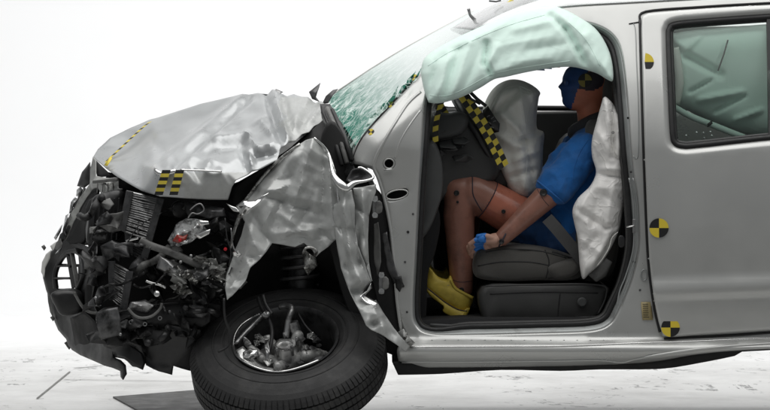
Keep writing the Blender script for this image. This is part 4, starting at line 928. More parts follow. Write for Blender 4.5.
# apron void under the wing: arms and strut
tube('wiring_lead', [P(a, b, -.02) for a, b in sp([(225, 218), (227, 238), (231, 252), (229, 266)], 4, False)], .003, 'rubber', car, seg=5)
tube('wiring_lead', [P(a, b, -.03) for a, b in sp([(231, 228), (233, 246), (238, 254)], 4, False)], .0025, 'steel', car, seg=5)
tube('wiring_lead', [P(a, b, -.1) for a, b in sp([(224, 298), (225, 318), (231, 335), (228, 346), (218, 352)], 4, False)], .005, 'rubber', car, seg=6)

# ------------------------------------------------------------------ the wheel, kicked out flat
el = math.radians(57); n_ax = Vector((-.10, -math.cos(el), math.sin(el))).normalized()
R_t, W_t = .394, .240
fc = P(285.5, 337, .05)
cen = fc-n_ax*(W_t/2)
ez = R_t*math.sqrt(1-n_ax.z**2)+W_t/2*n_ax.z
cen.z = max(cen.z, ez-.028)
wheel = bpy.data.objects.new('wheel', None); COL.objects.link(wheel); wheel.parent = car; wheel.location = -car.location
wheel['label'] = 'front wheel kicked out flat under the torn wing'
def wpart(fn):
    o = fn; o.location = (0, 0, 0); return o
h = W_t/2
prof = [(h-.035, .205), (h-.016, .215), (h-.002, .235), (h+.006, .26), (h+.006, .285), (h+.0, .305), (h-.008, .322), (h-.018, .340), (h-.030, .356), (h-.044, .370),
        (h-.060, .3825), (h-.0605, .374), (h-.067, .374), (h-.0675, .3845), (h-.098, .3855), (h-.0985, .376), (h-.1055, .376), (h-.106, .3855)]
prof = prof+[(-a, r) for a, r in prof[::-1]]
lug = {9, 10, 25, 26}; mid = {13, 14, 17, 18, 21, 22}
ax = n_ax; u = Vector((1, 0, 0)); u = (u-ax*u.dot(ax)).normalized(); v = ax.cross(u)
angs = []
NP = 104
for p in range(NP):
    for fct, low in ((0, 0), (.76, 0), (.80, 1), (.96, 1)): angs.append(((p+fct)*2*math.pi/NP, low))
V = []; Fc = []; n = len(prof)
for an, low in angs:
    for i, (a, r) in enumerate(prof):
        an2 = an+(.018*(i-8) if i in mid else 0); rr = (r if r < .3 else r+.012*min(1, (r-.3)/.06))-(.005 if (low and i in lug) else 0)-(.0025 if (low and i in mid) else 0)
        V.append(cen+ax*a+(u*math.cos(an2)+v*math.sin(an2))*rr)
N_ = len(angs)
for k in range(N_):
    l = (k+1) % N_
    for i in range(n-1): Fc.append((k*n+i, l*n+i, l*n+i+1, k*n+i+1))
ty = mesh('tyre', V, Fc, 'tyre_rubber', wheel, smooth=False); ty.location = (0, 0, 0); fix(ty)
for r, a in ((.296, .002), (.25, .003)):
    tube('sidewall_ring', [cen+ax*(h+a)+(u*math.cos(t)+v*math.sin(t))*r for t in np.linspace(0, 2*math.pi, 90, endpoint=False)], .0035, 'tyre_rubber', wheel, seg=6, closed=True).location = (0, 0, 0)
def W(a, r, deg): t = math.radians(deg); return cen+ax*a+(u*math.cos(t)+v*math.sin(t))*r
def wl(name, pr, o, axis, m, seg=40, **k): q = lathe(name, pr, o, axis, m, wheel, seg, **k); q.location = (0, 0, 0); return q
wl('rim', [(h-.02, .212), (h-.008, .216), (h-.004, .213), (h-.008, .206), (h-.02, .200), (h-.05, .194), (-h+.03, .186), (-h+.02, .2)], cen, ax, 'dark_steel', 64)
q = tube('lit_rim_lip', [W(h-.006+.004*math.sin(t*.09), .212, t) for t in range(120, 316, 4)], .0055, 'bright_metal', wheel, seg=8); q.location = (0, 0, 0)  # bright along the lit lower arc only; the upper rim stays dark as shade
wl('wheel_well', [(-h+.03, .19), (-h+.028, .1), (-h+.028, 0)], cen, ax, 'dark_void', 40)
wl('brake_disc', [(-.03, .05), (-.03, .145), (-.012, .147), (-.012, .06), (-.004, .055)], cen, (ax+Vector((.12, .05, 0))).normalized(), 'steel', 48)
hub = W(.10, .03, 262); hax = (ax+Vector((.05, .1, .0))).normalized()
wl('hub', [(-.08, .05), (-.01, .05), (0, .044), (.004, .044), (.006, .036), (.0, .032), (-.002, .022), (.003, .02), (.003, .012), (-.01, .011), (-.012, 0)], hub, hax, 'alloy', 36)
wl('hub_ring', [(.002, .045), (.008, .044), (.008, .034), (.002, .033)], hub, hax, 'bright_metal', 36)
for k in range(5):
    t = k*72+20; d = u*math.cos(math.radians(t))+v*math.sin(math.radians(t))
    q = tube('wheel_stud', [hub+d*.052-ax*.02, hub+d*.052+ax*.025], .006, 'steel', wheel, seg=8); q.location = (0, 0, 0)
def wt(name, pts, r, m, seg=8): q = tube(name, sp([tuple(p) for p in pts], 5, False), r, m, wheel, seg=seg); q.location = (0, 0, 0); return q
# broken spokes, caliper, links inside the rim
def wcr(name, px, m, seed, amp=.008, ridge=.004):
    q = crumple(name, px, [(sum(p[0] for p in px)/len(px), sum(p[1] for p in px)/len(px), px[0][2]-.03)], m, wheel, cuts=4, smooth=1, amp=amp, scale=26, seed=seed, ridge=ridge); q.location = (0, 0, 0); return q
wcr('broken_spoke', [(236, 350, 0.010), (243, 346, 0.010), (262, 366, -0.030), (290, 371, -0.050), (312, 368, -0.040), (300, 374, -0.070), (276, 376, -0.080), (252, 368, -0.060), (240, 359, -0.030)], 'alloy', 299, .004, .002)
wcr('broken_spoke', [(243, 352, -0.020), (250, 348, -0.020), (258, 350, -0.030), (259, 356, -0.030), (250, 360, -0.040), (243, 358, -0.030)], 'bright_metal', 301)
wcr('broken_spoke', [(243, 336, 0.020), (247, 338, 0.010), (252, 344, 0.000), (247, 346, 0.000), (243, 342, 0.010)], 'steel', 302)
wcr('broken_spoke', [(253, 341, 0.010), (258, 339, 0.010), (260, 345, 0.000), (255, 347, 0.000)], 'bright_metal', 303)
wcr('broken_spoke', [(264, 344, 0.000), (268, 341, 0.000), (270, 352, -0.020), (267, 362, -0.040), (263, 360, -0.030)], 'steel', 304)
wcr('broken_spoke', [(263, 360, -0.050), (272, 358, -0.050), (275, 362, -0.060), (268, 366, -0.060)], 'bright_metal', 305)
wcr('brake_caliper', [(300, 348, 0.040), (312, 345, 0.060), (322, 350, 0.050), (326, 358, 0.020), (312, 364, -0.010), (300, 360, -0.010)], 'dark_steel', 306, .012)
wcr('brake_caliper', [(316, 350, 0.090), (330, 352, 0.110), (336, 358, 0.090), (326, 366, 0.040), (314, 368, 0.020)], 'grey_plastic', 307, .015)

for px in ([(258, 297, 0.190), (262, 309, 0.160), (268, 318, 0.110), (272, 330, 0.060), (271, 344, 0.020), (268, 352, 0.000)], [(263, 295, 0.200), (266, 305, 0.170), (272, 314, 0.140)], [(298, 313, 0.160), (305, 325, 0.120), (316, 337, 0.080)]):
    wt('brake_hose', [P(*p) for p in px], .008 if px[0][0] < 290 else .005, 'rubber' if px[0][0] != 263 else 'dark_steel')
wt('steering_link', [P(*p) for p in ((262, 316, 0.120), (252, 326, 0.100), (244, 334, 0.070), (236, 344, 0.040))], .010, 'steel')
wt('spring_arm', [P(*p) for p in ((280, 307, 0.160), (287, 306, 0.140), (292, 309, 0.110), (289, 318, 0.090), (287, 330, 0.080), (286, 337, 0.070))], .013, 'steel')
q = wl('damper', [(-.09, .012), (-.09, .024), (-.07, .026), (-.05, .022), (-.03, .027), (.0, .026), (.03, .024), (.03, 0)], P(294, 329, 0.100), (-.25, -.15, 1), 'steel', 20)
wt('ball_joint', [P(*p) for p in ((268, 313, 0.100), (266, 316, 0.090), (263, 313, 0.090))], .012, 'steel')

for k in range(14):
    a, b = rs.uniform(244, 322), rs.uniform(335, 366); s = rs.uniform(2.5, 5)
    wcr('hub_fragment', [(a+s*math.cos(t)*1.2, b+s*math.sin(t)*.8, 0.01+rs.uniform(-.03, .03)) for t in (0, 1.3, 2.5, 3.8, 5)], rs.choice(['steel', 'dark_steel', 'dark_steel', 'bright_metal', 'black_plastic']), 320+k, .006)
# void behind the wheel: lower arm, strut, liner
tube('lower_arm', [P(300, 345, .25), P(250, 350, .3), P(210, 345, .5)], .03, 'dark_steel', car)
lathe('strut', [(-.2, .03), (0, .03), (0, .05), (.02, .055), (.22, .055), (.24, .03)], P(300, 300, .42), (.05, .05, 1), 'dark_steel', car, 20)
tube('coil_spring', [P(300, 285, .42)+Vector((.075*math.cos(t), .075*math.sin(t), t*.007)) for t in np.linspace(0, 34, 150)], .009, 'dark_steel', car, seg=6)
# rear wheel
rc = P(993, 330, .12)
rwh = bpy.data.objects.new('rear_wheel', None); COL.objects.link(rwh); rwh.parent = car; rwh.location = -car.location
for nm, pr, m in (('tyre', [(.1, .2), (.12, .26), (.115, .33), (.09, .37), (.0, .38), (-.09, .37), (-.12, .3), (-.1, .2)], 'tyre_rubber'), ('rim', [(.1, .2), (.09, .19), (.04, .17), (.03, .05), (.05, .04), (.05, 0)], 'steel')):
    q = lathe(nm, pr, (rc.x, .16, .38), (0, -1, 0), m, rwh, 48); q.location = (0, 0, 0)
# ------------------------------------------------------------------ cabin
loaf('cabin_floor', sp([(400, 322), (640, 318), (900, 310), (900, 340), (640, 356), (400, 358)], 3), .12, 1.7, .01, 'carpet', car)
loaf('dashboard', sp([(424, 128), (440, 120), (452, 116), (466, 116), (480, 124), (492, 140), (500, 160), (498, 178), (486, 186), (470, 190), (452, 194), (438, 205), (424, 225)], 5), .34, 1.6, .06, 'interior_plastic', car)
loaf('dashboard_top', sp([(424, 118), (434, 112), (448, 113), (462, 112), (470, 120), (462, 134), (440, 140), (424, 142)], 4), .30, 1.58, .04, 'interior_grey', car)
loaf('footwell_panel', sp([(400, 190), (424, 180), (440, 215), (436, 250), (428, 275), (424, 325), (400, 330)], 4), .30, 1.6, .03, 'carpet', car)
kp = loaf('kick_panel', sp([(424, 150), (432, 140), (439, 150), (443, 170), (442, 195), (436, 215), (428, 232), (421, 236), (420, 200)], 5), .17, .32, .03, 'interior_grey', car)
col_ = loaf('steering_column', sp([(470, 164), (478, 157), (492, 158), (505, 168), (512, 182), (504, 190), (486, 186), (472, 178)], 4), .42, .62, .03, 'interior_plastic', car)
mesh('column_label', [P(a, b, .415) for a, b in ((476, 161.5), (482, 161.5), (483, 165.5), (476.5, 166))], [(3, 2, 1, 0)], 'white_label', col_, smooth=False, thick=.001)
# check tape on the steering column side and on the dash
sw_c = P(481, 133, .5); swax = Vector((.855, 0, .518)).normalized()
uu = Vector((0, 1, 0)); vv = swax.cross(uu)
sw = tube('steering_wheel', [sw_c-swax*.02+(uu*math.cos(t)+vv*math.sin(t))*.175 for t in np.linspace(0, 2*math.pi, 60, endpoint=False)], .016, 'black_plastic', car, closed=True, seg=10)
for t in (.2, 2.9, 4.7):
    bar('spoke', sw_c-swax*.03, sw_c-swax*.02+(uu*math.cos(t)+vv*math.sin(t))*.18, .03, .02, 'black_plastic', sw)
checker('check_tape', [P(463+(504-463)*t+3*math.sin(t*3.1), 95+(167-95)*t, .30) for t in np.linspace(0, 1, 15)], Vector((.80, 0, .60)).normalized(), .046, car, rows=2)
checker('check_tape', [P(443-7*t-3*math.sin(t*3), 99+43*t, .19) for t in np.linspace(0, 1, 9)], Vector((.93, 0, .3)).normalized(), .024, car, flip=1)
checker('check_tape', [P(440+9*t, 104+15*t, .34) for t in np.linspace(0, 1, 5)], Vector((.8, 0, .55)).normalized(), .026, car)
for x0, y0, x1, y1, r in ((462, 92, 480, 104, .006), (468, 90, 486, 106, .008), (436, 99, 426, 105, .004), (430, 98, 427, 108, .003)):
    tube('tether_strap', [P(x0, y0, .28), P((x0+x1)/2, (y0+y1)/2+1, .27), P(x1, y1, .28)], r, 'black_plastic', car, seg=6)
tube('white_lead', [P(a, b, .2) for a, b in sp([(433, 96), (434, 103), (431, 110), (434, 116)], 4, False)], .004, 'white_label', car, seg=6)
for k in range(9):      # broken dash trim
    r_ = random.Random(500+k); a, b = r_.uniform(432, 470), r_.uniform(122, 160); s = r_.uniform(5, 12)
    crumple('dash_trim', [(a+s*1.3*math.cos(t), b+s*.5*math.sin(t), .30+r_.uniform(-.02, .06)) for t in (0, 1.2, 2.3, 3.6, 5.1)], [(a, b, .31)], r_.choice(['interior_plastic', 'black_plastic', 'interior_grey']), car, cuts=3, seed=400+k)

# seat
seat = bpy.data.objects.new('driver_seat', None); COL.objects.link(seat); seat.parent = car; seat.location = -car.location
def sub(o): o.location = (0, 0, 0); return o
sub(loaf('cushion', sp([(474, 262), (480, 250), (500, 245), (525, 245), (552, 249), (572, 256), (581, 264), (583, 274), (574, 280), (540, 281), (500, 281), (480, 279), (474, 274)], 5), .24, .80, .05, 'seat_fabric', seat,
         wr=lambda q: Vector((0, noise.noise(q*9)*.006, noise.noise(q*7)*.006))))
sub(tube('cushion_piping', [P(a, b, .245) for a, b in sp([(552, 252), (565, 256), (578, 262), (574, 270), (562, 275), (548, 278)], 4, False)], .0045, 'rubber', seat, seg=6))
sub(loaf('bolster', sp([(548, 268), (560, 262), (578, 258), (582, 266), (574, 276), (556, 279)], 4), .21, .3, .03, 'seat_fabric', seat))
sub(loaf('backrest', sp([(586, 128), (600, 120), (616, 126), (622, 170), (622, 230), (612, 276), (588, 282), (574, 272), (572, 240), (580, 190)], 5), .30, .76, .06, 'seat_fabric', seat))
sub(loaf('headrest', sp([(604, 76), (616, 72), (624, 84), (624, 106), (614, 112), (604, 104)], 4), .40, .66, .04, 'seat_fabric', seat))
sub(loaf('seat_base', sp([(482, 287), (540, 285), (604, 286), (607, 300), (596, 318), (560, 324), (500, 324), (484, 322)], 4), .22, .78, .03, 'interior_plastic', seat))
sub(bar('seat_rail', P(478, 325, .22), P(606, 318, .22), .04, .025, 'dark_steel', seat))
sub(tube('trim_edge', [P(a, b, .20) for a, b in sp([(486, 286), (540, 284.5), (600, 285), (606, 296), (598, 314)], 5, False)], .004, 'interior_plastic', seat, seg=6))
cu = [o for o in seat.children if o.name.startswith('cushion')][0]
for q_ in ([(478, 266), (500, 262), (530, 262), (552, 266)], [(486, 252), (510, 249), (540, 251), (566, 258)], [(545, 250), (549, 262), (546, 278)]): drape('seat_seam', cu, q_, .0025, 'rubber', cu)
bs_ = [o for o in seat.children if o.name.startswith('seat_base')][0]
for q_ in ([(490, 294), (540, 292), (598, 293)], [(560, 293), (557, 322)]): drape('panel_joint', bs_, q_, .0025, 'rubber', bs_)
lathe('recline_knob', [(0, .02), (.012, .02), (.016, .015), (.016, 0)], P(582, 302, .215), (0, -1, 0), 'interior_grey', bs_, 20)
loaf('passenger_seat', sp([(560, 150), (590, 130), (618, 140), (622, 280), (590, 290), (500, 285), (490, 262), (555, 250)], 5), 1.05, 1.5, .06, 'interior_plastic', car)
loaf('rear_bench', sp([(700, 200), (760, 190), (830, 110), (860, 115), (870, 290), (700, 300)], 4), .25, 1.6, .05, 'seat_fabric', car)
loaf('pillar_trim', sp([(616, 30), (660, 24), (664, 140), (652, 250), (640, 320), (622, 318), (630, 200), (622, 90)], 4), .30, .34, .015, 'interior_plastic', car)
loaf('far_pillar_trim', sp([(610, 40), (654, 36), (656, 140), (652, 300), (616, 300), (614, 140)], 4), 1.58, 1.66, .02, 'interior_plastic', car)
bar('sill_trim', P(424, 330, .14), P(606, 326, .14), .09, .03, 'interior_plastic', car, .006)
tube('sill_trim_edge', [P(a, b, .11) for a, b in sp([(430, 325), (470, 326.5), (500, 323.5), (540, 326), (580, 323), (604, 317)], 5, False)], .008, 'interior_grey', car, seg=6)

# airbags
cw = tents([(449, 54, 437, 100, .020, 7), (459, 50, 445, 96, -.016, 6), (470, 44, 452, 98, .018, 8), (482, 44, 462, 95, -.012, 7), (487, 44, 485, 64, -.040, 6), (485, 64, 492, 78, -.034, 6), (497, 48, 487, 66, .020, 7), (495, 72, 520, 64, .014, 9),
            (500, 46, 552, 36, .010, 9), (515, 30, 556, 20, .010, 7), (551, 16, 566, 30, -.024, 6), (566, 30, 578, 50, -.034, 6), (578, 50, 588, 70, -.03, 6), (560, 14, 584, 36, .020, 8), (584, 36, 600, 66, .016, 9), (530, 50, 566, 44, -.010, 7), (436, 62, 429, 94, -.014, 5), (512, 62, 550, 58, .010, 9), (466, 42, 505, 24, .010, 8), (440, 58, 466, 46, -.010, 6), (590, 46, 604, 74, -.010, 5)])
def cwr(a, b): return cw(a, b)+.010*noise.noise(Vector((a*.025, b*.03, 3)))+.0045*noise.noise(Vector((a*.13+b*.07, b*.035-a*.02, 12)))+.003*noise.noise(Vector((a*.09, b*.05, 8)))
pillow('curtain_airbag', sp([(420.5, 73, 'c'), (424, 59), (436, 49), (455, 38.5), (480, 27), (510, 14), (535, 7), (556, 5, 'c'), (575, 14), (594, 27), (606, 44), (612, 62), (613, 80), (608, 80), (598, 74), (586, 70), (572, 67), (553, 68), (528, 72), (506, 77), (494, 79.5), (480, 88), (462, 97), (446, 102), (436, 103.5), (428.5, 102.5, 'c'), (424, 90)], 4),
       .20, .07, 24, 'curtain_cloth', car, step=1.6, wr=cwr, tilt=lambda a, b: .12*(40-b)/60)
for k, (a, b, c) in enumerate(((541, 70.5, 'face_blue'), (548, 69, 'shirt_blue'), (556, 67.5, 'red_plastic'), (560, 66.8, 'red_plastic'))):
    q = crumple('paint_smear', [(a-4, b, .165), (a-1, b-2.6, .16), (a+3, b-1.6, .16), (a+4, b+.3, .165)], [], c, bpy.data.objects['curtain_airbag'], cuts=1, amp=.002, thick=.001)
dw = tents([(505, 82, 490, 118, .012, 8), (518, 84, 526, 132, .010, 10), (484, 122, 516, 94, -.012, 6), (500, 150, 512, 198, .012, 9), (524, 130, 536, 198, -.010, 6), (492, 134, 530, 150, .010, 9), (540, 102, 537, 132, -.010, 5), (516, 142, 545, 136, -.010, 6), (500, 112, 522, 134, .012, 7), (515, 160, 540, 150, .008, 6), (508, 178, 536, 170, -.008, 6), (530, 86, 536, 110, .008, 5)])
ab = pillow('steering_airbag', sp([(482, 116), (487, 98), (496, 86), (508, 80), (520, 80), (532, 85), (540, 92), (539, 97, 'c'), (537, 112), (537, 128), (544, 133), (543, 150), (542, 178), (538, 196), (524, 203), (512, 198), (503, 180), (495, 162), (488, 142)], 5),
       .50, .16, 26, 'airbag_cloth', car, step=2.4, wr=lambda a, b: dw(a, b)*2.8+.008*noise.noise(Vector((a*.03, b*.03, 7))))
fl_ = crumple('airbag_flap', [(483, 110, .33), (488, 106, .32), (494, 116, .30), (500, 124, .30), (499, 132, .31), (488, 134, .33), (480, 124, .34)], [(490, 121, .29)], 'black_plastic', ab, cuts=3, amp=.004)
for a, b, c, d in ((487, 117, 490, 115.5), (491, 119, 494, 117), (488, 122, 491, 124), (493, 122, 496, 121), (490, 127, 494, 128)):
    tube('emblem_stroke', [P(a, b, .283), P((a+c)/2, (b+d)/2-.4, .281), P(c, d, .283)], .002, 'grey_plastic', fl_, seg=5)
for q_ in ([(519, 88), (524, 115), (526, 140), (527, 165), (524, 192)], [(490, 108), (500, 92), (516, 86), (533, 92)], [(512, 138), (528, 134), (542, 137)]): drape('airbag_seam', ab, q_, .0016, 'airbag_cloth', ab)
ca = bpy.data.objects['curtain_airbag']
for q_ in ([(430, 95), (446, 96), (466, 88), (488, 76), (510, 70), (540, 65), (570, 61)], [(428, 66), (446, 54), (476, 39), (510, 25), (545, 15)], [(568, 22), (586, 40), (600, 66)]): drape('airbag_seam', ca, q_, .0015, 'curtain_cloth', ca)
swr = tents([(604, 100, 611, 136, .022, 7), (613, 106, 613, 156, -.030, 5), (619, 116, 619, 160, .020, 6), (598, 132, 613, 158, .020, 8), (613, 158, 622, 160, -.018, 5), (595, 150, 600, 172, -.014, 7), (596, 174, 624, 178, -.022, 5), (600, 168, 622, 169, .014, 6), (590, 186, 622, 190, .012, 8), (578, 210, 606, 228, -.024, 6), (606, 228, 616, 226, -.022, 5),
             (586, 206, 590, 240, .018, 8), (614, 184, 607, 224, .018, 9), (582, 240, 606, 256, .016, 7), (615, 234, 597, 266, -.034, 5), (609, 240, 590, 268, .020, 6), (598, 194, 592, 226, -.012, 6), (590, 190, 577, 216, .020, 6), (586, 262, 582, 276, .014, 5), (604, 112, 597, 140, -.014, 6), (606, 196, 618, 208, -.014, 5), (596, 236, 584, 250, -.016, 5)])
sa = pillow('side_airbag', sp([(603, 98, 'c'), (606, 97), (613, 104), (620, 117), (623.5, 132), (626, 150), (627, 176), (625, 196), (622, 215), (619, 230), (612, 246), (602, 262), (590, 273), (583, 279), (580, 268), (578.5, 250), (577, 235), (574, 222), (572.5, 210), (578, 198), (590, 186), (596, 172), (592, 156), (592, 140), (597, 120)], 5),
       .16, .05, 13, 'side_airbag_cloth', car, step=1.5, wr=lambda a, b: .75*swr(a, b)+.005*noise.noise(Vector((a*.06, b*.04, 9)))+.0025*noise.noise(Vector((a*.2, b*.12, 2))))
for cx, cy in ((621, 198.5), (613, 132.5)):
    lathe('airbag_rivet', [(0, .006), (.003, .006), (.003, .003), (0, .002)], P(cx, cy, .105), (0, -1, 0), 'steel', sa, 12)
for pts in ([(618, 232), (612, 238), (609, 248), (603, 258), (597, 266)], [(612, 112), (613.5, 124), (612, 136), (614, 150), (616, 158)]):
    tube('airbag_stitching', [P(a, b, .105) for a, b in sp(pts, 5, False)], .0018, 'airbag_cloth', sa, seg=5)
crumple('trim_cover', [(588, 275, .17), (606, 258, .16), (612, 262, .16), (606, 276, .17), (596, 282, .18)], [], 'grey_plastic', car, cuts=2)
# rear curtain seen through the door glass, with its inflator tube
rwv = tents([(672, 48, 720, 75, -.02, 7), (690, 92, 712, 80, -.016, 3), (700, 100, 742, 92, .014, 5), (715, 112, 745, 96, -.012, 3), (716, 72, 726, 46, -.008, 2), (735, 120, 762, 110, .012, 4), (680, 56, 700, 36, .01, 5)])
pillow('rear_curtain_airbag', sp([(668, 40), (680, 32), (720, 28), (770, 24), (840, 20), (850, 90), (800, 138), (762, 138), (742, 133), (716, 124), (690, 112), (674, 104), (671, 80)], 5), .30, .09, 26, 'curtain_cloth', car, step=2.5, wr=lambda a, b: rwv(a, b)*2.2)
tube('inflator_tube', [P(a, b, .17) for a, b in sp([(672, 106), (690, 116), (710, 124), (730, 132), (748, 139)], 4, False)], .013, 'curtain_cloth', car)
tube('inflator_clip', [P(708.6, 122.5, .17), P(710.6, 125, .17)], .015, 'black_plastic', car)
tube('rear_seat_edge', [P(a, b, .2) for a, b in sp([(674, 48), (677, 62), (679, 84), (675, 104)], 4, False)], .02, 'airbag_cloth', car)
tube('airbag_tether', [P(728, 40, .19), P(724, 54, .19), P(718, 71, .19)], .0035, 'black_plastic', car, seg=5)
for k in range(6):
    r_ = random.Random(k+900); a, b = r_.uniform(685, 712), r_.uniform(130, 139)
    lathe('glass_bead', [(0, .004), (.004, .004), (.005, 0)], P(a, b, .15), (0, -1, .3), 'clear_lens', car, 8)

# seat belt
ribbon('seat_belt', [P(a, b, c) for a, b, c in sp([(547, 218, .22), (556, 228, .205), (566, 240, .20), (576, 252, .20), (584, 262, .21)], 4, False)], Vector((.75, 0, .65)).normalized(), .05, 'belt_grey', car)
ribbon('seat_belt', [P(a, b, c) for a, b, c in sp([(510, 196, .62), (518, 190, .6), (528, 184, .6), (536, 176, .6)], 3, False)], Vector((.6, 0, .8)).normalized(), .045, 'belt_grey', car)
lathe('belt_buckle', [(0, .03), (.03, .035), (.03, 0)], P(506, 188, .55), (-.5, -1, .4), 'interior_grey', car, 20)
# ------------------------------------------------------------------ the dummy
dum = thing('crash_test_dummy', 'brown crash test dummy in blue shirt seated at the steering wheel', 'dummy', P(560, 280, .5))

def capsule(bm, a, b, ra, rb, seg=20, sx=1.0):
    a, b = Vector(a), Vector(b); t = (b-a); L = t.length
    t = t.normalized() if L > 1e-6 else Vector((0, 0, 1)); u = Vector((0, 1, 0)) if abs(t.y) < .9 else Vector((1, 0, 0)); u = (u-t*u.dot(t)).normalized(); v = t.cross(u)
    rings = []
    for k in range(1, 6): an = -math.pi/2+k*math.pi/12; rings.append((a+t*ra*math.sin(an), ra*math.cos(an)))
    rings += [(a, ra)]+[(a.lerp(b, s), ra+(rb-ra)*s) for s in (.33, .66)]+[(b, rb)]
    for k in range(1, 6): an = k*math.pi/12; rings.append((b+t*rb*math.sin(an), rb*math.cos(an)))
    vs = [[bm.verts.new(c+(u*math.cos(2*math.pi*i/seg)*sx+v*math.sin(2*math.pi*i/seg))*r) for i in range(seg)] for c, r in rings]
    p0 = bm.verts.new(a-t*ra); p1 = bm.verts.new(b+t*rb)
    for k in range(len(vs)-1):
        for i in range(seg): j = (i+1) % seg; bm.faces.new((vs[k][i], vs[k][j], vs[k+1][j], vs[k+1][i]))
    for i in range(seg): j = (i+1) % seg; bm.faces.new((p0, vs[0][j], vs[0][i])); bm.faces.new((p1, vs[-1][i], vs[-1][j]))

def head_loft(bm, rows, yc):
    vs = []
    for row, fx, bx, hw in rows:
        ring = []
        a, b = P(fx, row, yc), P(bx, row, yc); cx = a.x+(b.x-a.x)*.55; z = a.z
        for i in range(32):
            t = 2*math.pi*i/32; c, s = math.cos(t), math.sin(t)
            rx = (b.x-cx) if c > 0 else (cx-a.x)
            pw = 1.0 if c > 0 else 1.25
            ring.append(bm.verts.new((cx+rx*c, yc+hw*math.copysign(abs(s)**pw, s), z)))
        vs.append(ring)
    for k in range(len(vs)-1):
        for i in range(32): j = (i+1) % 32; bm.faces.new((vs[k][i], vs[k][j], vs[k+1][j], vs[k+1][i]))
    bm.faces.new(vs[0][::-1]); bm.faces.new(vs[-1])

def remeshed(name, build, voxel, mats, pick, parent, sm=4, disp=None):
    bm = bmesh.new(); build(bm); bmesh.ops.recalc_face_normals(bm, faces=bm.faces[:])
    me = bpy.data.meshes.new(name+'_raw'); bm.to_mesh(me); bm.free()
    o = bpy.data.objects.new(name+'_raw', me); COL.objects.link(o)
    r = o.modifiers.new('r', 'REMESH'); r.mode = 'VOXEL'; r.voxel_size = voxel; r.use_smooth_shade = True
    s = o.modifiers.new('s', 'SMOOTH'); s.factor = .5; s.iterations = sm
    dg = bpy.context.evaluated_depsgraph_get(); m2 = bpy.data.meshes.new_from_object(o.evaluated_get(dg))
    bpy.data.objects.remove(o); m2.name = name
    m2.materials.clear()
    for m in mats: m2.materials.append(MATS[m])
    if disp:
        ns = [vv.normal.copy() for vv in m2.vertices]
        for vv, nn in zip(m2.vertices, ns): vv.co += nn*disp(vv.co)
    if pick:
        for p in m2.polygons: p.material_index = pick(p.center)
    for p in m2.polygons: p.use_smooth = True
    m2.update()
    ob = bpy.data.objects.new(name, m2); link(ob, parent); return ob

YH = .48
J = dict(neck=P(590, 112, YH), base=P(594, 132, .5), chest=P(586, 160, .5), waist=P(574, 205, .5), pel=P(562, 234, .5),
         shn=P(584, 152, .30), elb=P(548, 195, .25), wri=P(502, 238, .24), hipn=P(548, 234, .42), knn=P(463, 190, .38), ankn=P(462, 288, .40),
         shf=P(584, 150, .70), elf=P(548, 190, .76), wrf=P(505, 178, .72), hipf=P(548, 232, .60), knf=P(470, 184, .66), ankf=P(460, 276, .66))
def body_build(bm):
    head_loft(bm, [(63, 578, 602, .05), (66, 570, 607, .066), (70, 565.5, 611, .076), (75, 563.2, 613, .08), (79, 561.8, 613.5, .081), (81.5, 562.8, 613, .08), (84, 560, 612.5, .078), (86, 558.2, 612, .075), (87.6, 557.4, 611, .073), (89, 560, 610, .072), (90.6, 561.8, 609.5, .07), (92.3, 560.2, 609, .068), (94, 562, 608, .066), (95.6, 560.8, 607, .064), (98, 562.4, 606, .062), (101, 561.6, 604, .06), (104.5, 563, 602, .055), (108, 567, 599, .046), (110, 572, 596, .035)], YH)
    capsule(bm, P(590, 98, YH), J['base'], .058, .066)
    capsule(bm, J['base']+Vector((0, -.1, -.04)), J['base']+Vector((0, .1, -.04)), .075, .075)
    for s in (-1, 1):
        o = Vector((0, s*.09, 0)); capsule(bm, J['chest']+o, J['waist']+o*.8, .105, .095); capsule(bm, J['waist']+o*.8, J['pel']+o, .095, .105)
    capsule(bm, J['shn'], J['elb'], .060, .052); capsule(bm, J['elb'], J['wri'], .054, .033)
    capsule(bm, J['shf'], J['elf'], .060, .050); capsule(bm, J['elf'], J['wrf'], .052, .033)
    capsule(bm, J['hipn'], P(500, 207, .40), .098, .086); capsule(bm, P(500, 207, .40), P(474, 192, .385), .086, .078)
    capsule(bm, P(461, 191, .385), P(459, 215, .385), .070, .066); capsule(bm, P(459, 215, .385), J['ankn'], .066, .046)
    capsule(bm, P(470, 184, .385), P(458, 190, .385), .055, .066)
    capsule(bm, J['hipf'], J['knf'], .095, .076); capsule(bm, J['knf'], J['ankf'], .072, .046)
def px_of(c): k = F/(D+c.y); return 385+c.x*k, HR-(c.z-CZ)*k
def body_pick(c):
    a, b = px_of(c)
    if b < 130 and a > 552:
        if a < 583-(b-75)*.35+max(0, (80-b))*.4: return 2
        if ((a-589)/15)**2+((b-81)/9.5)**2 < 1: return 3
        return 4
    if c.y < .305: return 0
    K_ = P(474, 192, .385); d_ = (J['hipn']-K_).normalized(); t_ = (c-K_).dot(d_)
    if b > 160 and c.y < .55 and t_ > .062 and (c-K_-d_*t_).length < .112 and a < 545: return 1
    return 0
body_ = remeshed('body', body_build, .0065, ['vinyl_brown', 'vinyl_red', 'face_blue', 'dark_cap', 'head_red'], body_pick, dum, sm=3)
# ear, eye, head target, head band
for s, yy in ((-1, YH-.079), (1, YH+.079)):
    lathe('eye', [(0, .013), (.003, .010), (.005, 0)], P(566.4, 83, YH+s*.045), (-.8, s*.6, 0), 'face_blue', body_, 14)
marker(P(585, 80.5, YH-.086), (0, -1, .05), .028, body_, 'head_target', rot=0, ye='faded_yellow')
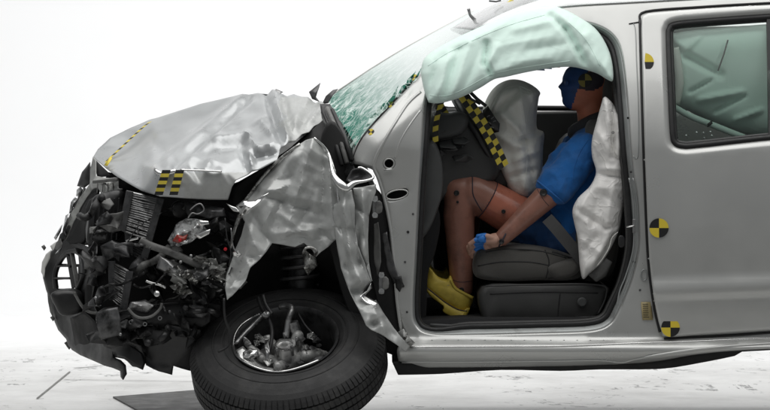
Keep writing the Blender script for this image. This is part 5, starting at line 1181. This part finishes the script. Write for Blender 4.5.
# shirt, shorts
def shirt_build(bm):
    capsule(bm, J['base']+Vector((.0, -.11, -.05)), J['base']+Vector((0, .11, -.05)), .085, .085)
    for s in (-1, 1):
        o = Vector((0, s*.10, 0)); capsule(bm, J['chest']+o, J['waist']+o*.9, .118, .108); capsule(bm, J['waist']+o*.9, J['pel']+o*.9+Vector((.02, 0, .02)), .108, .11)
    capsule(bm, J['shn'], J['shn'].lerp(J['elb'], .80), .076, .078); capsule(bm, J['shf'], J['shf'].lerp(J['elf'], .80), .076, .078)
    capsule(bm, P(570, 160, .34), P(556, 185, .32), .08, .08)
def cloth(sc_, amp):
    def f(co):
        q = Vector((co.x*1.0+co.z*.5, co.y*.6, co.z*.7))*sc_
        return amp*(ridged(q)-.55)+amp*.6*noise.fractal(co*sc_*1.7, 1, 2, 3)
    return f
shirt = remeshed('shirt', shirt_build, .008, ['shirt_blue'], None, dum, sm=4, disp=cloth(10, .013))
tube('sleeve_hem', [J['shn'].lerp(J['elb'], 1.0)+Vector((.01, 0, .012))+(Vector((.62, 0, -.52)).normalized()*math.cos(t)+Vector((0, 1, 0))*math.sin(t))*.071 for t in np.linspace(0, 2*math.pi, 30, endpoint=False)], .0035, 'shirt_blue', shirt, closed=True)
def collar(t): return P(592, 124, .5)+Vector((.068*math.cos(t)+.01*math.sin(t), .075*math.sin(t), .035*math.cos(t)))
tube('collar', [collar(t) for t in np.linspace(0, 2*math.pi, 30, endpoint=False)], .036, 'collar_grey', shirt, closed=True)
def shorts_build(bm):
    for s in (-1, 1):
        o = Vector((0, s*.09, 0)); capsule(bm, J['pel']+o, J['pel']+o+Vector((-.02, 0, -.01)), .118, .118)
    capsule(bm, J['hipn'], P(528, 222, .41), .110, .104); capsule(bm, J['hipf'], P(515, 212, .63), .106, .100)
shorts = remeshed('shorts', shorts_build, .008, ['shorts_blue'], None, dum, sm=3, disp=cloth(20, .007))
# thigh seam, knee cap lip, joint bolts
def bolt(px, py, y, r):
    lathe('joint_bolt', [(0, r*1.1), (.003, r*1.1), (.004, r*.8), (.001, r*.5), (.001, 0)], P(px, py, y), (0, -1, 0), 'black_plastic', body_, 16)
bolt(456.5, 193, .312, .0105); bolt(457.5, 202, .314, .005); bolt(503.5, 211.5, .312, .008); bolt(543.5, 192.5, .194, .014); bolt(461.5, 290, .352, .010); bolt(501.5, 241.5, .204, .010)
sc_ = P(487, 200, .392); sa_ = (P(474, 192, .385)-P(500, 207, .40)).normalized(); su = Vector((0, 1, 0)); su = (su-sa_*su.dot(sa_)).normalized(); sv = sa_.cross(su)
tube('thigh_seam', [sc_+(su*math.cos(t)+sv*math.sin(t))*.0835 for t in np.linspace(0, 2*math.pi, 40, endpoint=False)], .0022, 'dark_cap', body_, closed=True, seg=6)
drape('knee_shell_edge', body_, [(467, 171.5), (472, 175), (472.5, 184), (473, 194), (477, 203), (482, 211)], .0026, 'dark_cap', body_)
drape('knee_shell_edge', body_, [(446, 188), (448, 179), (454, 173), (462, 171)], .002, 'dark_cap', body_)
drape('elbow_gap', body_, [(536, 187), (543, 199), (549, 206)], .0013, 'dark_cap', body_)
drape('ankle_gap', body_, [(451, 279), (460, 282), (472, 281)], .0013, 'dark_cap', body_)
drape('shirt_seam', shirt, [(588, 140), (580, 152), (574, 168), (572, 184)], .0022, 'shirt_blue', shirt)
# near hand: palm, four curled fingers, thumb
def hand_build(bm):
    wr_ = P(501, 239, .24); kn = P(488, 243, .235)
    capsule(bm, wr_, P(494, 240.5, .24), .028, .030); capsule(bm, P(494, 240, .222), P(486, 240, .218), .022, .019); capsule(bm, P(494, 243, .262), P(486, 246, .262), .022, .019)
    for i, (L, z) in enumerate(((1.0, 0), (1.08, 1), (1.0, 2), (.82, 3))):
        yy = .208+i*.021; b = P(485-.4*i, 240.5+i*1.6, yy)
        p1 = b+Vector((-.040*L, -.006, .002-.006*i)); p2 = p1+Vector((-.022*L, .010, -.016)); p3 = p2+Vector((.004, .014, -.016))
        capsule(bm, b, p1, .0105, .0098, 10); capsule(bm, p1, p2, .0098, .0092, 10); capsule(bm, p2, p3, .0092, .0085, 10)
    t0 = P(492, 238, .212); t1 = t0+Vector((-.030, -.012, .010)); t2 = t1+Vector((-.028, .002, -.002)); capsule(bm, t0, t1, .014, .012, 10); capsule(bm, t1, t2, .012, .009, 10)
remeshed('hand', hand_build, .0032, ['vinyl_hand', 'tint_blue'], lambda c: 1 if 474.5+.8*math.sin(c.z*300) < px_of(c)[0] < 485+1.5*math.sin(c.y*200) else 0, dum, sm=2)
crumple('finger_tape', [(479, 236, .19), (483, 234.5, .185), (485, 238, .18), (484, 242, .18), (480, 243, .185), (477, 240, .185)], [(481, 239, .175)], 'tint_blue', body_, cuts=3, amp=.006, seed=5)
tube('wrist_strap', [P(503, 238, .24)+Vector((.018*math.cos(t), .037*math.sin(t), .034*math.cos(t))) for t in np.linspace(0, 2*math.pi, 24, endpoint=False)], .0035, 'dark_cap', body_, closed=True, seg=6)
def far_hand(bm):
    a = J['wrf']; capsule(bm, a, a+Vector((-.06, 0, .01)), .03, .034)
    for i in range(4): b = a+Vector((-.07, -.03+.02*i, .02)); capsule(bm, b, b+Vector((-.05, 0, .0)), .010, .009, 10); capsule(bm, b+Vector((-.05, 0, 0)), b+Vector((-.06, 0, -.03)), .009, .008, 10)
    capsule(bm, a+Vector((-.03, -.03, .0)), a+Vector((-.07, -.04, .03)), .013, .010, 10)
remeshed('hand', far_hand, .005, ['vinyl_hand'], None, dum, sm=2)
# shoes
def shoe(y0, y1, dx, dy):
    up = sp([(425.5+dx, 264+dy), (430+dx, 268+dy), (438+dx, 277+dy), (447+dx, 280+dy), (451+dx, 276+dy), (456+dx, 288+dy), (464+dx, 293+dy), (473+dx, 299+dy), (471+dx, 307+dy), (463+dx, 313+dy), (447+dx, 305+dy), (428+dx, 291+dy), (425+dx, 284+dy), (426+dx, 274+dy)], 4)
    s = loaf('shoe', up, y0, y1, .035, 'shoe_yellow', dum)
    loaf('sole', sp([(426+dx, 288+dy), (444+dx, 302+dy), (463+dx, 311+dy), (470+dx, 308+dy), (467+dx, 316+dy), (461+dx, 320.5+dy), (454+dx, 318+dy), (443+dx, 312+dy), (443+dx, 306+dy), (430+dx, 296+dy)], 3), y0-.006, y1+.006, .014, 'shoe_yellow', s)
    tube('sole_welt', [P(a+dx, b+dy, y0-.005) for a, b in sp([(426, 287), (436, 295), (447, 303.5), (458, 309.5), (467, 311)], 4, False)], .0025, 'dark_cap', s, seg=5)
    for k in range(4):
        a, b = 441+k*3.6+dx, 281+k*2.7+dy
        tube('lace', [P(a-3, b-4, y0+.05), P(a-1, b-1, y0+.015), P(a+1.5, b+3.5, y0+.005)], .0032, 'shoe_yellow', s, seg=6)
    for k in range(6):
        a, b = 426+k*2.6+dx, 266+k*2.9+dy
        lathe('toe_stud', [(0, .007), (.004, .006), (.006, 0)], P(a, b+2, y0+.022), (-.2, -1, .4), 'shoe_yellow', s, 8)
    lathe('lace_eyelet', [(0, .007), (.003, .007), (.003, .004), (0, .003)], P(448+dx, 284+dy, y0+.004), (0, -1, .2), 'steel', s, 12)
    tube('ankle_collar', [P(a+dx, b+dy, y0+.004) for a, b in sp([(450, 279), (455, 288), (463, 293), (473, 298)], 4, False)], .007, 'shoe_yellow', s)
    return s
shoe(.335, .455, 0, 0); shoe(.60, .72, -4, -8)

# steering knuckle casting and hub carrier inside the fallen wheel
def kn_build(bm):
    H = hub-hax*.10
    for px, r0, r1 in (((262, 358, -0.010), .034, .022), ((306, 356, 0.010), .036, .026), ((298, 336, 0.080), .034, .024), ((268, 338, 0.050), .030, .016), ((318, 352, 0.050), .026, .018), ((278, 366, -0.050), .03, .02)):
        capsule(bm, H, P(*px), r0, r1, 14)
    capsule(bm, H-ax*.04, H+ax*.02, .06, .052, 18)
    capsule(bm, P(306, 356, 0.010), P(324, 355, 0.060), .028, .02, 14); capsule(bm, P(256, 352, 0.000), P(246, 344, 0.030), .018, .010, 12)
q = remeshed('steering_knuckle', kn_build, .006, ['cast_metal'], None, wheel, sm=2, disp=lambda co: .003*noise.fractal(co*28, 1, 2, 3)); q.location = (0, 0, 0)
